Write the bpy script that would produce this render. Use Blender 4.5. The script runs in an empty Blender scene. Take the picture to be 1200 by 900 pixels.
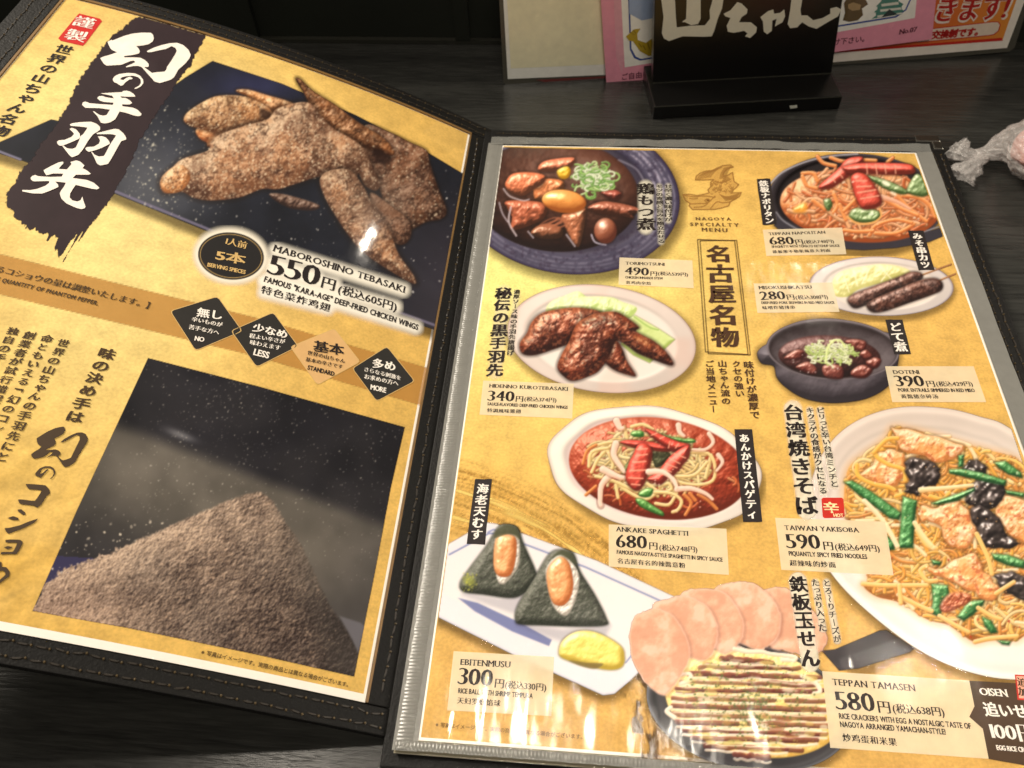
import bpy, bmesh, math
import numpy as np
from mathutils import Vector, Matrix
from mathutils.geometry import tessellate_polygon

scene = bpy.context.scene
# ------------------------------------------------------------------ camera
MM = .001
F_PX, CAM_ROT, CAM_POS = 958.7016, (0.6622, 0.0362, 0.0796), (42.8958, -65.8173, 263.3402)
cam = bpy.data.cameras.new("camera"); cam_ob = bpy.data.objects.new("camera", cam); scene.collection.objects.link(cam_ob)
cam.sensor_width = 36.; cam.lens = F_PX / 1200 * 36; cam.clip_start = .01; cam.clip_end = 20
def rot_xyz(rx, ry, rz):
    cx, sx, cy, sy, cz, sz = math.cos(rx), math.sin(rx), math.cos(ry), math.sin(ry), math.cos(rz), math.sin(rz)
    return np.array([[cz, -sz, 0], [sz, cz, 0], [0, 0, 1]]) @ np.array([[cy, 0, sy], [0, 1, 0], [-sy, 0, cy]]) @ np.array([[1, 0, 0], [0, cx, -sx], [0, sx, cx]])
RC = rot_xyz(*CAM_ROT); C0 = np.array(CAM_POS)
m4 = Matrix([list(RC[i]) + [C0[i] * MM] for i in range(3)] + [[0, 0, 0, 1]])
cam_ob.matrix_world = m4; scene.camera = cam_ob
cam.dof.use_dof = True; cam.dof.focus_distance = .285; cam.dof.aperture_fstop = 26.
# ------------------------------------------------------------------ room light and added fill
world = bpy.data.worlds.new("World"); scene.world = world; world.use_nodes = True
bg = world.node_tree.nodes["Background"]; bg.inputs[0].default_value = (1., .90, .76, 1); bg.inputs[1].default_value = .13
def lamp(name, pos, power, size, col=(1., .90, .755), target=(60, 150, 0), spread=180):
    L = bpy.data.lights.new(name, 'AREA'); L.shape = 'DISK'; L.size = size * MM; L.energy = power; L.color = col; L.spread = math.radians(spread)
    o = bpy.data.objects.new(name, L); scene.collection.objects.link(o); o.location = [p * MM for p in pos]
    o.rotation_euler = (Vector(target) - Vector(pos)).to_track_quat('-Z', 'Y').to_euler(); return o
lamp("ceiling_lamp", (-500, 336, 1500), 3., 60)
lamp("ceiling_lamp", (-50, 400, 1500), .016, 60, target=(45, 15, 0), spread=11)
lamp("ceiling_lamp", (268, 410, 1500), .013, 60, target=(185, 15, 0), spread=11)
lamp("ceiling_lamp", (734, 582, 1500), .0017, 14, target=(165, 40, 0), spread=9)
lamp("ceiling_lamp", (775, 582, 1500), .0017, 14, target=(165, 40, 0), spread=9)
lamp("ceiling_lamp", (789, 1915, 1500), 1.6, 20)
lamp("ceiling_lamp", (800, 1970, 1500), 1.2, 16)
lamp("fill_panel", (-1300, 1000, 1600), 84., 1000)  # unseen soft fill panels added to brighten the pages, kept clear of mirror angles
lamp("fill_panel", (1900, 700, 1200), 30., 900)  # added fill from the right for the raised left page
lamp("fill_panel", (200, -1000, 1700), 15., 700)  # added front fill for the cards and sign at the back
vs = scene.view_settings; vs.view_transform = 'Standard'; vs.look = 'None'; vs.exposure = -.34; vs.gamma = 1.; vs.use_curve_mapping = False
scene.cycles.transparent_max_bounces = 24; scene.cycles.max_bounces = 6; scene.cycles.caustics_reflective = False; scene.cycles.caustics_refractive = False

# ------------------------------------------------------------------ survey: photograph readings -> places on real surfaces (mm)
def rays(p):
    p = np.atleast_2d(np.asarray(p, float)); d = np.stack([(p[:, 0] - 600) / F_PX, -(p[:, 1] - 450) / F_PX, -np.ones(len(p))], -1)
    return d @ RC.T
class Flat:
    """a plane: uv (mm) in the plane, uv[0] along ex, uv[1] along ey"""
    def __init__(s, o, ex, ey):
        s.o = np.array(o, float); s.ex = np.array(ex, float) / np.linalg.norm(ex)
        ey = np.array(ey, float); ey = ey - (ey @ s.ex) * s.ex; s.ey = ey / np.linalg.norm(ey); s.n = np.cross(s.ex, s.ey)
    def uv(s, p):
        d = rays(p); t = ((s.o - C0) @ s.n) / (d @ s.n); P = C0 + d * t[:, None] - s.o
        return np.stack([P @ s.ex, P @ s.ey], -1)
    def xyz(s, uv, lift=0.):
        uv = np.atleast_2d(uv); return (s.o + uv[:, :1] * s.ex + uv[:, 1:2] * s.ey + lift * s.n) * MM
L_G, L_H, L_T, L_C = 18.6269, -.408, .4868, .2268 / 200
class Curved:
    """the raised, gently bowed left leaf; u runs to the right (negative away from the spine), v up the page"""
    def prof(s, u):
        u = -u; a = L_T - L_C * u
        return -L_G - (math.sin(L_T) - np.sin(a)) / L_C, L_H + (np.cos(a) - math.cos(L_T)) / L_C, a
    def uv(s, p):
        d = rays(p); u = np.full(len(d), -100.)
        for _ in range(25):
            X, Zz, a = s.prof(u); f = (X - C0[0]) * d[:, 2] - (Zz - C0[2]) * d[:, 0]
            g = np.cos(a) * d[:, 2] + np.sin(a) * d[:, 0]; u = np.clip(u - f / g, -260, 30)
        X, Zz, a = s.prof(u); t = (Zz - C0[2]) / d[:, 2]; return np.stack([u, C0[1] + t * d[:, 1]], -1)
    def xyz(s, uv, lift=0.):
        uv = np.atleast_2d(np.asarray(uv, float)); X, Zz, a = s.prof(uv[:, 0])
        return np.stack([X + np.sin(a) * lift, uv[:, 1], Zz + np.cos(a) * lift], -1) * MM
RIGHT = Flat((0, 0, 0), (1, 0, 0), (0, 1, 0)); LEFT = Curved(); TABLE = Flat((0, 0, -8), (1, 0, 0), (0, 1, 0))

# ------------------------------------------------------------------ objects
COL = scene.collection
def link(o, parent=None):
    COL.objects.link(o)
    if parent is not None: o.parent = parent
    return o
def tag(o, label=None, cat=None, group=None, kind=None):
    for k, v in (("label", label), ("category", cat), ("group", group), ("kind", kind)):
        if v: o[k] = v
    return o
def empty(name, loc_mm, label, cat, group=None):
    o = bpy.data.objects.new(name, None); link(o); o.empty_display_size = .02; return tag(o, label, cat, group)
def mesh(name, V, Fc, mat, parent=None, smooth=False, mats=None, mi=None, label=None, bevel=0.):
    me = bpy.data.meshes.new(name); me.from_pydata([tuple(v) for v in V], [], [tuple(f) for f in Fc])
    for m in (mats or [mat]): me.materials.append(m)
    if mi is not None: me.polygons.foreach_set("material_index", np.asarray(mi, np.int32))
    if smooth: me.polygons.foreach_set("use_smooth", np.ones(len(me.polygons), bool))
    me.update(); o = bpy.data.objects.new(name, me); link(o, parent)
    if bevel:
        b = o.modifiers.new("bevel", 'BEVEL'); b.width = bevel * MM; b.segments = 2; b.limit_method = 'ANGLE'
    if label: o["label"] = label
    return o
def slab(S, u0, u1, v0, v1, l0, l1, nu=1, nv=1):
    """closed slab on surface S between lifts l0 (below) and l1 (above)"""
    U = np.linspace(u0, u1, nu + 1); Vv = np.linspace(v0, v1, nv + 1)
    g = np.array([(u, v) for v in Vv for u in U]); top = S.xyz(g, l1); bot = S.xyz(g, l0); n = len(g); Fc = []
    w = nu + 1
    for j in range(nv):
        for i in range(nu):
            a = j * w + i; Fc.append((a, a + 1, a + 1 + w, a + w)); Fc.append((n + a, n + a + w, n + a + 1 + w, n + a + 1))
    for i in range(nu): Fc.append((i, n + i, n + i + 1, i + 1)); a = nv * w + i; Fc.append((a, a + 1, n + a + 1, n + a))
    for j in range(nv): a = j * w; Fc.append((a, a + w, n + a + w, n + a)); a = j * w + nu; Fc.append((a, n + a, n + a + w, a + w))
    return np.vstack([top, bot]), Fc
def join(parts):
    V, Fc, k = [], [], 0
    for v, f in parts:
        V.append(np.asarray(v)); Fc += [tuple(i + k for i in q) for q in f]; k += len(v)
    return np.vstack(V), Fc

# ------------------------------------------------------------------ materials
def new_mat(name):
    m = bpy.data.materials.new(name); m.use_nodes = True; nt = m.node_tree; return m, nt, nt.nodes["Principled BSDF"]
def N(nt, t, **kw):
    n = nt.nodes.new(t)
    for k, v in kw.items():
        if k in n.inputs: n.inputs[k].default_value = v
        else: setattr(n, k, v)
    return n
def lin(c):
    c = np.asarray(c, float); return np.where(c <= .04045, c / 12.92, ((c + .055) / 1.055) ** 2.4)
def coat(nt, b, rough=.09, wave=.25, weight=1.):
    """clear glossy film lying over the paper, slightly wavy"""
    b.inputs["Coat Weight"].default_value = weight; b.inputs["Coat Roughness"].default_value = rough; b.inputs["Coat IOR"].default_value = 1.45
    g = N(nt, 'ShaderNodeNewGeometry'); a = N(nt, 'ShaderNodeTexNoise', Scale=26., Detail=3.); mp = N(nt, 'ShaderNodeMapping')
    mp.inputs["Scale"].default_value = (1.6, .55, 1.); mp.inputs["Rotation"].default_value = (0, 0, .35)
    nt.links.new(g.outputs["Position"], mp.inputs[0]); nt.links.new(mp.outputs[0], a.inputs["Vector"])
    bp = N(nt, 'ShaderNodeBump', Strength=wave, Distance=.004); nt.links.new(a.outputs[0], bp.inputs["Height"]); nt.links.new(bp.outputs[0], b.inputs["Coat Normal"])
    sm = N(nt, 'ShaderNodeTexNoise', Scale=38., Detail=5., Roughness=.7); nt.links.new(g.outputs["Position"], sm.inputs["Vector"]); mr = N(nt, 'ShaderNodeMapRange')   # finger smudges
    mr.inputs[1].default_value = .42; mr.inputs[2].default_value = .68; mr.inputs[3].default_value = rough * .8; mr.inputs[4].default_value = rough * 2.0; nt.links.new(sm.outputs[0], mr.inputs[0]); nt.links.new(mr.outputs[0], b.inputs["Coat Roughness"])
def print_mat(name, rough=.09, wave=.25, grain=.0):
    m, nt, b = new_mat(name); at = N(nt, 'ShaderNodeAttribute', attribute_name="ink"); src = at.outputs["Color"]
    if grain:
        g = N(nt, 'ShaderNodeNewGeometry'); n = N(nt, 'ShaderNodeTexNoise', Scale=900., Detail=3.); nt.links.new(g.outputs["Position"], n.inputs["Vector"])
        n2 = N(nt, 'ShaderNodeTexNoise', Scale=150., Detail=4.); nt.links.new(g.outputs["Position"], n2.inputs["Vector"])
        s = N(nt, 'ShaderNodeMath', operation='ADD'); nt.links.new(n.outputs[0], s.inputs[0]); nt.links.new(n2.outputs[0], s.inputs[1])
        r = N(nt, 'ShaderNodeMapRange'); r.inputs[1].default_value = .7; r.inputs[2].default_value = 1.3; r.inputs[3].default_value = 1 - grain; r.inputs[4].default_value = 1 + grain
        nt.links.new(s.outputs[0], r.inputs[0]); mx = N(nt, 'ShaderNodeMix', data_type='RGBA', blend_type='MULTIPLY'); mx.inputs[0].default_value = 1
        nt.links.new(src, mx.inputs[6]); nt.links.new(r.outputs[0], mx.inputs[7]); src = mx.outputs[2]
    nt.links.new(src, b.inputs["Base Color"]); nt.links.new(at.outputs["Alpha"], b.inputs["Alpha"]); b.inputs["Roughness"].default_value = .6; b.inputs["Specular IOR Level"].default_value = .12
    coat(nt, b, rough, wave); return m
def ink_mat(name, c, al=1., rough=.09, wave=.25, spec=.5):
    m, nt, b = new_mat(name); b.inputs["Roughness"].default_value = .6; b.inputs["Specular IOR Level"].default_value = .12
    n = N(nt, 'ShaderNodeTexNoise', Scale=220., Detail=2.); g = N(nt, 'ShaderNodeNewGeometry'); nt.links.new(g.outputs["Position"], n.inputs["Vector"])
    mx = N(nt, 'ShaderNodeMix', data_type='RGBA'); c = lin(np.array(c) / 255.); mx.inputs[6].default_value = (*(c * .88), 1); mx.inputs[7].default_value = (*np.clip(c * 1.1, 0, 1), 1)
    nt.links.new(n.outputs[0], mx.inputs[0]); nt.links.new(mx.outputs[2], b.inputs["Base Color"]); b.inputs["Alpha"].default_value = al
    coat(nt, b, rough, wave); return m
def plain(name, c, rough=.5, metal=0., bump=0., bscale=500., var=.15, spec=.5, aniso=None):
    m, nt, b = new_mat(name); b.inputs["Roughness"].default_value = rough; b.inputs["Metallic"].default_value = metal; b.inputs["Specular IOR Level"].default_value = spec
    g = N(nt, 'ShaderNodeNewGeometry'); n = N(nt, 'ShaderNodeTexNoise', Scale=bscale, Detail=4.); src = g.outputs["Position"]
    if aniso:
        mp = N(nt, 'ShaderNodeMapping'); mp.inputs["Scale"].default_value = aniso; nt.links.new(src, mp.inputs[0]); src = mp.outputs[0]
    nt.links.new(src, n.inputs["Vector"]); c = lin(np.array(c) / 255.)
    mx = N(nt, 'ShaderNodeMix', data_type='RGBA'); mx.inputs[6].default_value = (*(c * (1 - var)), 1); mx.inputs[7].default_value = (*np.clip(c * (1 + var), 0, 1), 1)
    nt.links.new(n.outputs[0], mx.inputs[0]); nt.links.new(mx.outputs[2], b.inputs["Base Color"])
    if bump:
        bp = N(nt, 'ShaderNodeBump', Strength=bump, Distance=.0006); nt.links.new(n.outputs[0], bp.inputs["Height"]); nt.links.new(bp.outputs[0], b.inputs["Normal"])
    return m
# ------------------------------------------------------------------ printed pictures, painted in numpy
def catmull(pts, closed=False, n=8):
    P = np.asarray(pts, float); m = len(P); out = []
    if m < 3 and not closed:
        t = np.linspace(0, 1, n)[:, None]
        return P[0] * (1 - t) + P[-1] * t
    for i in range(m if closed else m - 1):
        if closed: a, b, c, d = P[(i - 1) % m], P[i], P[(i + 1) % m], P[(i + 2) % m]
        else: a, b, c, d = P[max(i - 1, 0)], P[i], P[i + 1], P[min(i + 2, m - 1)]
        t = np.linspace(0, 1, n, endpoint=False)[:, None]
        out.append(.5 * ((2 * b) + (c - a) * t + (2 * a - 5 * b + 4 * c - d) * t * t + (3 * b - a - 3 * c + d) * t ** 3))
    if not closed: out.append(P[-1:])
    return np.concatenate(out)

def value_noise(X, Y, cell, seed, ang=0., ax=1.):
    if ang or ax != 1:
        c, s = math.cos(ang), math.sin(ang)
        X, Y = (X * c + Y * s) / ax, (-X * s + Y * c)
    r = np.random.RandomState(seed).rand(64, 64)
    x = X / cell + 1000; y = Y / cell + 1000
    i = np.floor(x).astype(int); j = np.floor(y).astype(int); fx = x - i; fy = y - j
    fx = fx * fx * (3 - 2 * fx); fy = fy * fy * (3 - 2 * fy)
    g = lambda a, b: r[a % 64, b % 64]
    return (g(i, j) * (1 - fx) + g(i + 1, j) * fx) * (1 - fy) + (g(i, j + 1) * (1 - fx) + g(i + 1, j + 1) * fx) * fy

def fbm(X, Y, cell, seed, oct=3, ang=0., ax=1.):
    o = 0; a = .5; t = 0
    for k in range(oct):
        o = o + a * value_noise(X, Y, cell, seed + k * 7, ang, ax); t += a; a *= .55; cell = cell / 2.1
    return o / t

def sstep(a, b, x):
    t = np.clip((x - a) / (b - a), 0, 1); return t * t * (3 - 2 * t)

def rgb(*c): return np.array(c, float) / 255.

class Canvas:
    """a picture sheet covering a rectangle of the survey (photo) coordinates"""
    def __init__(s, x0, y0, x1, y1, step=1.):
        s.step = step; s.x0, s.y0 = x0, y0
        nx = int((x1 - x0) / step) + 1; ny = int((y1 - y0) / step) + 1
        s.X, s.Y = np.meshgrid(x0 + np.arange(nx) * step, y0 + np.arange(ny) * step)
        s.c = np.zeros((ny, nx, 3)); s.a = np.zeros((ny, nx)); s.rs = np.random.RandomState(int(x0 * 7 + y0))
    def sub(s, x0, y0, x1, y1):
        h, w = s.a.shape
        i0 = max(0, int((y0 - s.y0) / s.step)); i1 = min(h, int((y1 - s.y0) / s.step) + 2)
        j0 = max(0, int((x0 - s.x0) / s.step)); j1 = min(w, int((x1 - s.x0) / s.step) + 2)
        if i1 <= i0 or j1 <= j0: return None
        return slice(i0, i1), slice(j0, j1)
    def over(s, sl, col, m):
        col = np.asarray(col, float)
        if col.ndim == 1: col = col[None, None, :]
        m = np.clip(m, 0, 1); a0 = s.a[sl]; oa = m + a0 * (1 - m)
        k = np.where(oa > 1e-6, m / np.maximum(oa, 1e-6), 0)[..., None]
        s.c[sl] = s.c[sl] * (1 - k) + col * k; s.a[sl] = oa
    def full(s): return (slice(None), slice(None))
    # signed distances -------------------------------------------------------
    def sd_poly(s, sl, P):
        X, Y = s.X[sl], s.Y[sl]; P = np.asarray(P, float); d = np.full(X.shape, 1e9); ins = np.zeros(X.shape, bool)
        for i in range(len(P)):
            a, b = P[i], P[(i + 1) % len(P)]; e = b - a; L = e @ e
            if L < 1e-9: continue
            wx, wy = X - a[0], Y - a[1]
            t = np.clip((wx * e[0] + wy * e[1]) / L, 0, 1)
            dd = (wx - e[0] * t) ** 2 + (wy - e[1] * t) ** 2
            d = np.minimum(d, dd)
            c = ((a[1] <= Y) & (b[1] > Y)) | ((b[1] <= Y) & (a[1] > Y))
            if abs(e[1]) > 1e-9: ins ^= c & (X < a[0] + (Y - a[1]) / e[1] * e[0])
        d = np.sqrt(d); return np.where(ins, -d, d)
    def sd_ell(s, sl, cx, cy, rx, ry, rot=0):
        X, Y = s.X[sl] - cx, s.Y[sl] - cy; c, q = math.cos(rot), math.sin(rot)
        u, v = (X * c + Y * q) / rx, (-X * q + Y * c) / ry
        r = np.sqrt(u * u + v * v) + 1e-6
        return (r - 1) * r / np.sqrt((u / rx) ** 2 + (v / ry) ** 2 + 1e-9) 
    # shapes -------------------------------------------------------------------
    def poly(s, P, col, soft=.6, smooth=False, al=1., glow=None):
        if smooth: P = catmull(P, True, 6)
        P = np.asarray(P, float); pad = max(3, soft * 2)
        sl = s.sub(P[:, 0].min() - pad, P[:, 1].min() - pad, P[:, 0].max() + pad, P[:, 1].max() + pad)
        if sl is None: return
        d = s.sd_poly(sl, P); s.over(sl, col, al * sstep(soft, -soft, d))
    def ell(s, cx, cy, rx, ry, col, rot=0, soft=.8, al=1.):
        r = max(rx, ry) + soft * 2
        sl = s.sub(cx - r, cy - r, cx + r, cy + r)
        if sl is None: return
        s.over(sl, col, al * sstep(soft, -soft, s.sd_ell(sl, cx, cy, rx, ry, rot)))
    def stroke(s, pts, r, col, hi=None, lo=None, al=1., smooth=True, soft=.6, r1=None, spec=0., n=6):
        P = catmull(pts, False, n) if smooth and len(pts) > 2 else np.asarray(pts, float)
        rr = max(r, r1 or 0) + 2
        sl = s.sub(P[:, 0].min() - rr, P[:, 1].min() - rr, P[:, 0].max() + rr, P[:, 1].max() + rr)
        if sl is None: return
        X, Y = s.X[sl], s.Y[sl]; best = np.full(X.shape, 1e9); side = np.zeros(X.shape); along = np.zeros(X.shape); N = len(P) - 1
        for i in range(N):
            a, b = P[i], P[i + 1]; e = b - a; L = e @ e
            if L < 1e-9: continue
            wx, wy = X - a[0], Y - a[1]; t = np.clip((wx * e[0] + wy * e[1]) / L, 0, 1)
            ox, oy = wx - e[0] * t, wy - e[1] * t; dd = np.sqrt(ox * ox + oy * oy); m = dd < best
            best = np.where(m, dd, best); side = np.where(m, (-.45 * ox - .9 * oy), side); along = np.where(m, (i + t) / N, along)
        R = r if r1 is None else r + (r1 - r) * along
        col = np.asarray(col, float); c = np.broadcast_to(col, X.shape + (3,)).copy()
        q = np.clip(side / np.maximum(R, .3), -1, 1)[..., None]
        if lo is not None: c = c + (np.asarray(lo) - c) * np.clip(-q, 0, 1) ** .8
        if hi is not None: c = c + (np.asarray(hi) - c) * np.clip(q, 0, 1) ** 1.2
        if spec: c = c + spec * np.exp(-((q - .45) / .16) ** 2)
        s.over(sl, np.clip(c, 0, 1), al * sstep(soft, -soft, best - R))
    def relief(s, P, cols, r=12., amp=2., cell=6., seed=1, light=(-.45, -.7, .65), spec=.3, shin=18, soft=.9, oct=3, smooth=True, contrast=1., al=1., grain=0., shadow=0., ell=None):
        """a lit, bumpy body: cols = dark, mid, light"""
        if ell is None:
            if smooth: P = catmull(P, True, 6)
            P = np.asarray(P, float); bb = (P[:, 0].min(), P[:, 1].min(), P[:, 0].max(), P[:, 1].max())
        else:
            q = max(ell[2], ell[3]); bb = (ell[0] - q, ell[1] - q, ell[0] + q, ell[1] + q)
        pad = 4 + shadow * 2
        sl = s.sub(bb[0] - pad, bb[1] - pad, bb[2] + pad, bb[3] + pad)
        if sl is None: return
        d = s.sd_poly(sl, P) if ell is None else s.sd_ell(sl, *ell)
        if shadow: s.over(sl, np.asarray(cols[0]) * .35, .42 * sstep(shadow * 1.5, 0, d))
        X, Y = s.X[sl], s.Y[sl]
        k = 1 - np.clip(-d / r, 0, 1); h = r * np.sqrt(np.clip(1 - k * k, 0, 1))
        if ell is not None:
            c_, q_ = math.cos(ell[4]), math.sin(ell[4]); u_, v_ = ((X - ell[0]) * c_ + (Y - ell[1]) * q_) / ell[2], (-(X - ell[0]) * q_ + (Y - ell[1]) * c_) / ell[3]
            h = min(r, ell[3]) * np.sqrt(np.clip(1.02 - u_ * u_ - v_ * v_, 0, 1))
        n = fbm(X, Y, cell, seed, oct); h = h * .8 + amp * n * 2
        if min(h.shape) < 3: return
        gy, gx = np.gradient(h, s.step)
        nz = 1 / np.sqrt(gx * gx + gy * gy + 1); L = np.array(light) / np.linalg.norm(light)
        lam = (-gx * L[0] - gy * L[1] + L[2]) * nz
        H = L + [0, 0, 1]; H = H / np.linalg.norm(H); sp = np.clip((-gx * H[0] - gy * H[1] + H[2]) * nz, 0, 1) ** shin
        t = np.clip(.5 + (lam - .62) * 1.1 * contrast + (n - .5) * .25, 0, 1)[..., None]
        c0, c1, c2 = [np.asarray(c, float) for c in cols]
        c = np.where(t < .5, c0 + (c1 - c0) * t * 2, c1 + (c2 - c1) * (t * 2 - 1)) + spec * sp[..., None]
        if grain: c = c + (s.rs.rand(*d.shape)[..., None] - .5) * grain
        s.over(sl, np.clip(c, 0, 1), al * sstep(soft, -soft, d))
    def speckle(s, n, reg, col, r=(.5, 1.), al=(.3, 1.), inside=None):
        for _ in range(n):
            x = reg[0] + s.rs.rand() * (reg[2] - reg[0]); y = reg[1] + s.rs.rand() * (reg[3] - reg[1])
            if inside is not None and not inside(x, y): continue
            q = r[0] + s.rs.rand() ** 2 * (r[1] - r[0]); s.ell(x, y, q * (1 + .6 * s.rs.rand()), q, col, rot=s.rs.rand() * 3, soft=.5, al=al[0] + s.rs.rand() * (al[1] - al[0]))
    def shadow_ell(s, cx, cy, rx, ry, w, rot=0, al=.4, col=(.25, .18, .05)):
        sl = s.full(); s.over(sl, np.array(col), al * sstep(w, -w * .3, s.sd_ell(sl, cx, cy, rx, ry, rot)))
    def shadow_poly(s, P, w, al=.4, col=(.25, .18, .05)):
        sl = s.full(); s.over(sl, np.array(col), al * sstep(w, -w * .3, s.sd_poly(sl, P)))
    def cut(s, P):
        """trim the sheet to the page outline"""
        s.a *= sstep(.5, -.5, s.sd_poly(s.full(), P))
    def inside_ell(s, cx, cy, rx, ry, rot=0):
        def f(x, y):
            c, q = math.cos(rot), math.sin(rot); X, Y = x - cx, y - cy
            return ((X * c + Y * q) / rx) ** 2 + ((-X * q + Y * c) / ry) ** 2 < 1
        return f

def in_poly(P):
    P = [tuple(p) for p in P]
    def f(x, y):
        r = False
        for i in range(len(P)):
            a, b = P[i], P[(i + 1) % len(P)]
            if (a[1] > y) != (b[1] > y) and x < (b[0] - a[0]) * (y - a[1]) / (b[1] - a[1]) + a[0]: r = not r
        return r
    return f

def noodles(cv, n, inside, reg, cols, r=(1.6, 2.2), length=(18, 40), curl=.5, lo=None, hi=None, spec=.08, ang=None):
    rs = cv.rs
    for _ in range(n):
        for _t in range(30):
            x = reg[0] + rs.rand() * (reg[2] - reg[0]); y = reg[1] + rs.rand() * (reg[3] - reg[1])
            if inside(x, y): break
        a = rs.rand() * 6.28 if ang is None else ang + rs.randn() * .5
        L = length[0] + rs.rand() * (length[1] - length[0]); k = rs.randn() * curl; pts = [(x, y)]; ns = 6
        for i in range(ns):
            a += k * .55 + rs.randn() * .12; nx_, ny_ = x + math.cos(a) * L / ns, y + math.sin(a) * L / ns * .8
            if not inside(nx_, ny_): break
            x, y = nx_, ny_; pts.append((x, y))
        if len(pts) < 3: continue
        c = np.asarray(cols[rs.randint(len(cols))]) * (.93 + .12 * rs.rand())
        R = r[0] + rs.rand() * (r[1] - r[0])
        cv.stroke(pts, R + .7, c * .5, al=.45, n=3)
        cv.stroke(pts, R, c, hi=c * .6 + .4 if hi is None else hi, lo=c * .62 if lo is None else lo, spec=spec, n=3)

def plate(cv, cx, cy, rx, ry, rot=0, col=rgb(226, 214, 208), rim=.80, inner=rgb(232, 224, 220), wob=0., edge=rgb(180, 160, 160)):
    sl = cv.full(); X, Y = cv.X, cv.Y
    c, q = math.cos(rot), math.sin(rot); u, v = ((X - cx) * c + (Y - cy) * q) / rx, (-(X - cx) * q + (Y - cy) * c) / ry
    a = np.arctan2(v, u); r = np.sqrt(u * u + v * v) * (1 + wob * np.sin(a * 9 + .7)); px = (r - 1) * min(rx, ry)
    # tone round the rim
    t = (.5 + .5 * np.cos(a + 2.2))[..., None]
    colr = np.asarray(col) * (.9 + .14 * t)
    colr = colr + (np.asarray(edge) - colr) * (sstep(.955, 1., r) * .8)[..., None]
    k = sstep(rim - .03, rim + .03, r)[..., None]; colr = np.asarray(inner) * (1 - k) + colr * k
    ring = np.exp(-((r - rim) / .03) ** 2)[..., None]; colr = colr - ring * (t - .3) * .22
    colr = colr + (fbm(X, Y, 40, 5)[..., None] - .5) * .06
    cv.over(sl, np.clip(colr, 0, 1), sstep(.9, -.9, px)); return r

def wing_base(cv, P, cols, seed, r=16, amp=3, cell=7, spec=.3, grain=.05, shadow=3, shin=16):
    cv.relief(P, cols, r=r, amp=amp * .62, cell=cell, seed=seed, spec=spec, shin=shin, grain=grain * 1.3, shadow=shadow, oct=5, contrast=.95)

def finish(cv, soft=.5, haze=.0):
    """the slight softness of a printed halftone photograph"""
    k = np.array([soft * .25, 1 - soft * .5, soft * .25]); w = cv.a[..., None]; c = cv.c * w
    def f(z):
        z = k[0] * np.roll(z, 1, 0) + k[1] * z + k[2] * np.roll(z, -1, 0); return k[0] * np.roll(z, 1, 1) + k[1] * z + k[2] * np.roll(z, -1, 1)
    c, w = f(c), f(w); cv.c = np.where(w > .05, c / np.maximum(w, .05), cv.c); g = cv.c.mean(-1, keepdims=True); cv.c = np.clip((g + (cv.c - g) * .97) * (1 - haze) + haze, 0, 1); return cv

def wing(cv, P, cols, seed, r=16, amp=3, cell=7, spec=.3, grain=.05, shadow=3, shin=16, crust=1.):
    """fried skin: lumps, dark creases, golden patches and pale dusting"""
    wing_base(cv, P, cols, seed, r, amp * 1.25, cell * 1.15, spec, grain, shadow, shin)
    Q = catmull(P, True, 6); sl = cv.sub(Q[:, 0].min() - 3, Q[:, 1].min() - 3, Q[:, 0].max() + 3, Q[:, 1].max() + 3)
    if sl is None: return
    X, Y = cv.X[sl], cv.Y[sl]; m = sstep(.5, -1.5, cv.sd_poly(sl, Q)); c0, c1, c2 = [np.asarray(c) for c in cols]
    rg = 1 - np.abs(2 * fbm(X, Y, cell * 2.2, seed + 50, 4) - 1); cv.over(sl, c0 * .7, .55 * crust * m * sstep(.90, .985, rg))
    g = fbm(X, Y, cell * 2.6, seed + 60, 3); cv.over(sl, np.clip(c1 * [1.14, 1., .82], 0, 1), .34 * crust * m * sstep(.52, .68, g)); cv.over(sl, c0, .38 * crust * m * sstep(.46, .32, g))
    f = value_noise(X, Y, 1.9, seed + 70) * .6 + value_noise(X, Y, 5.5, seed + 71) * .4; cv.over(sl, np.clip(c2 * 1.06, 0, 1), .34 * crust * m * sstep(.54, .78, f)); cv.over(sl, c0 * .8, .24 * crust * m * sstep(.42, .22, f))
def Z(ox, oy, k, *p):
    """flat list of survey readings x,y taken at magnification k -> points"""
    return [(ox + p[i] / k, oy + p[i + 1] / k) for i in range(0, len(p), 2)]

PAGE_R = [(589.5, 172.5), (830, 178), (1070.5, 180), (1118, 313), (1181, 492), (1250, 694), (1334, 937), (900, 907), (700, 885), (495, 862)]

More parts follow.
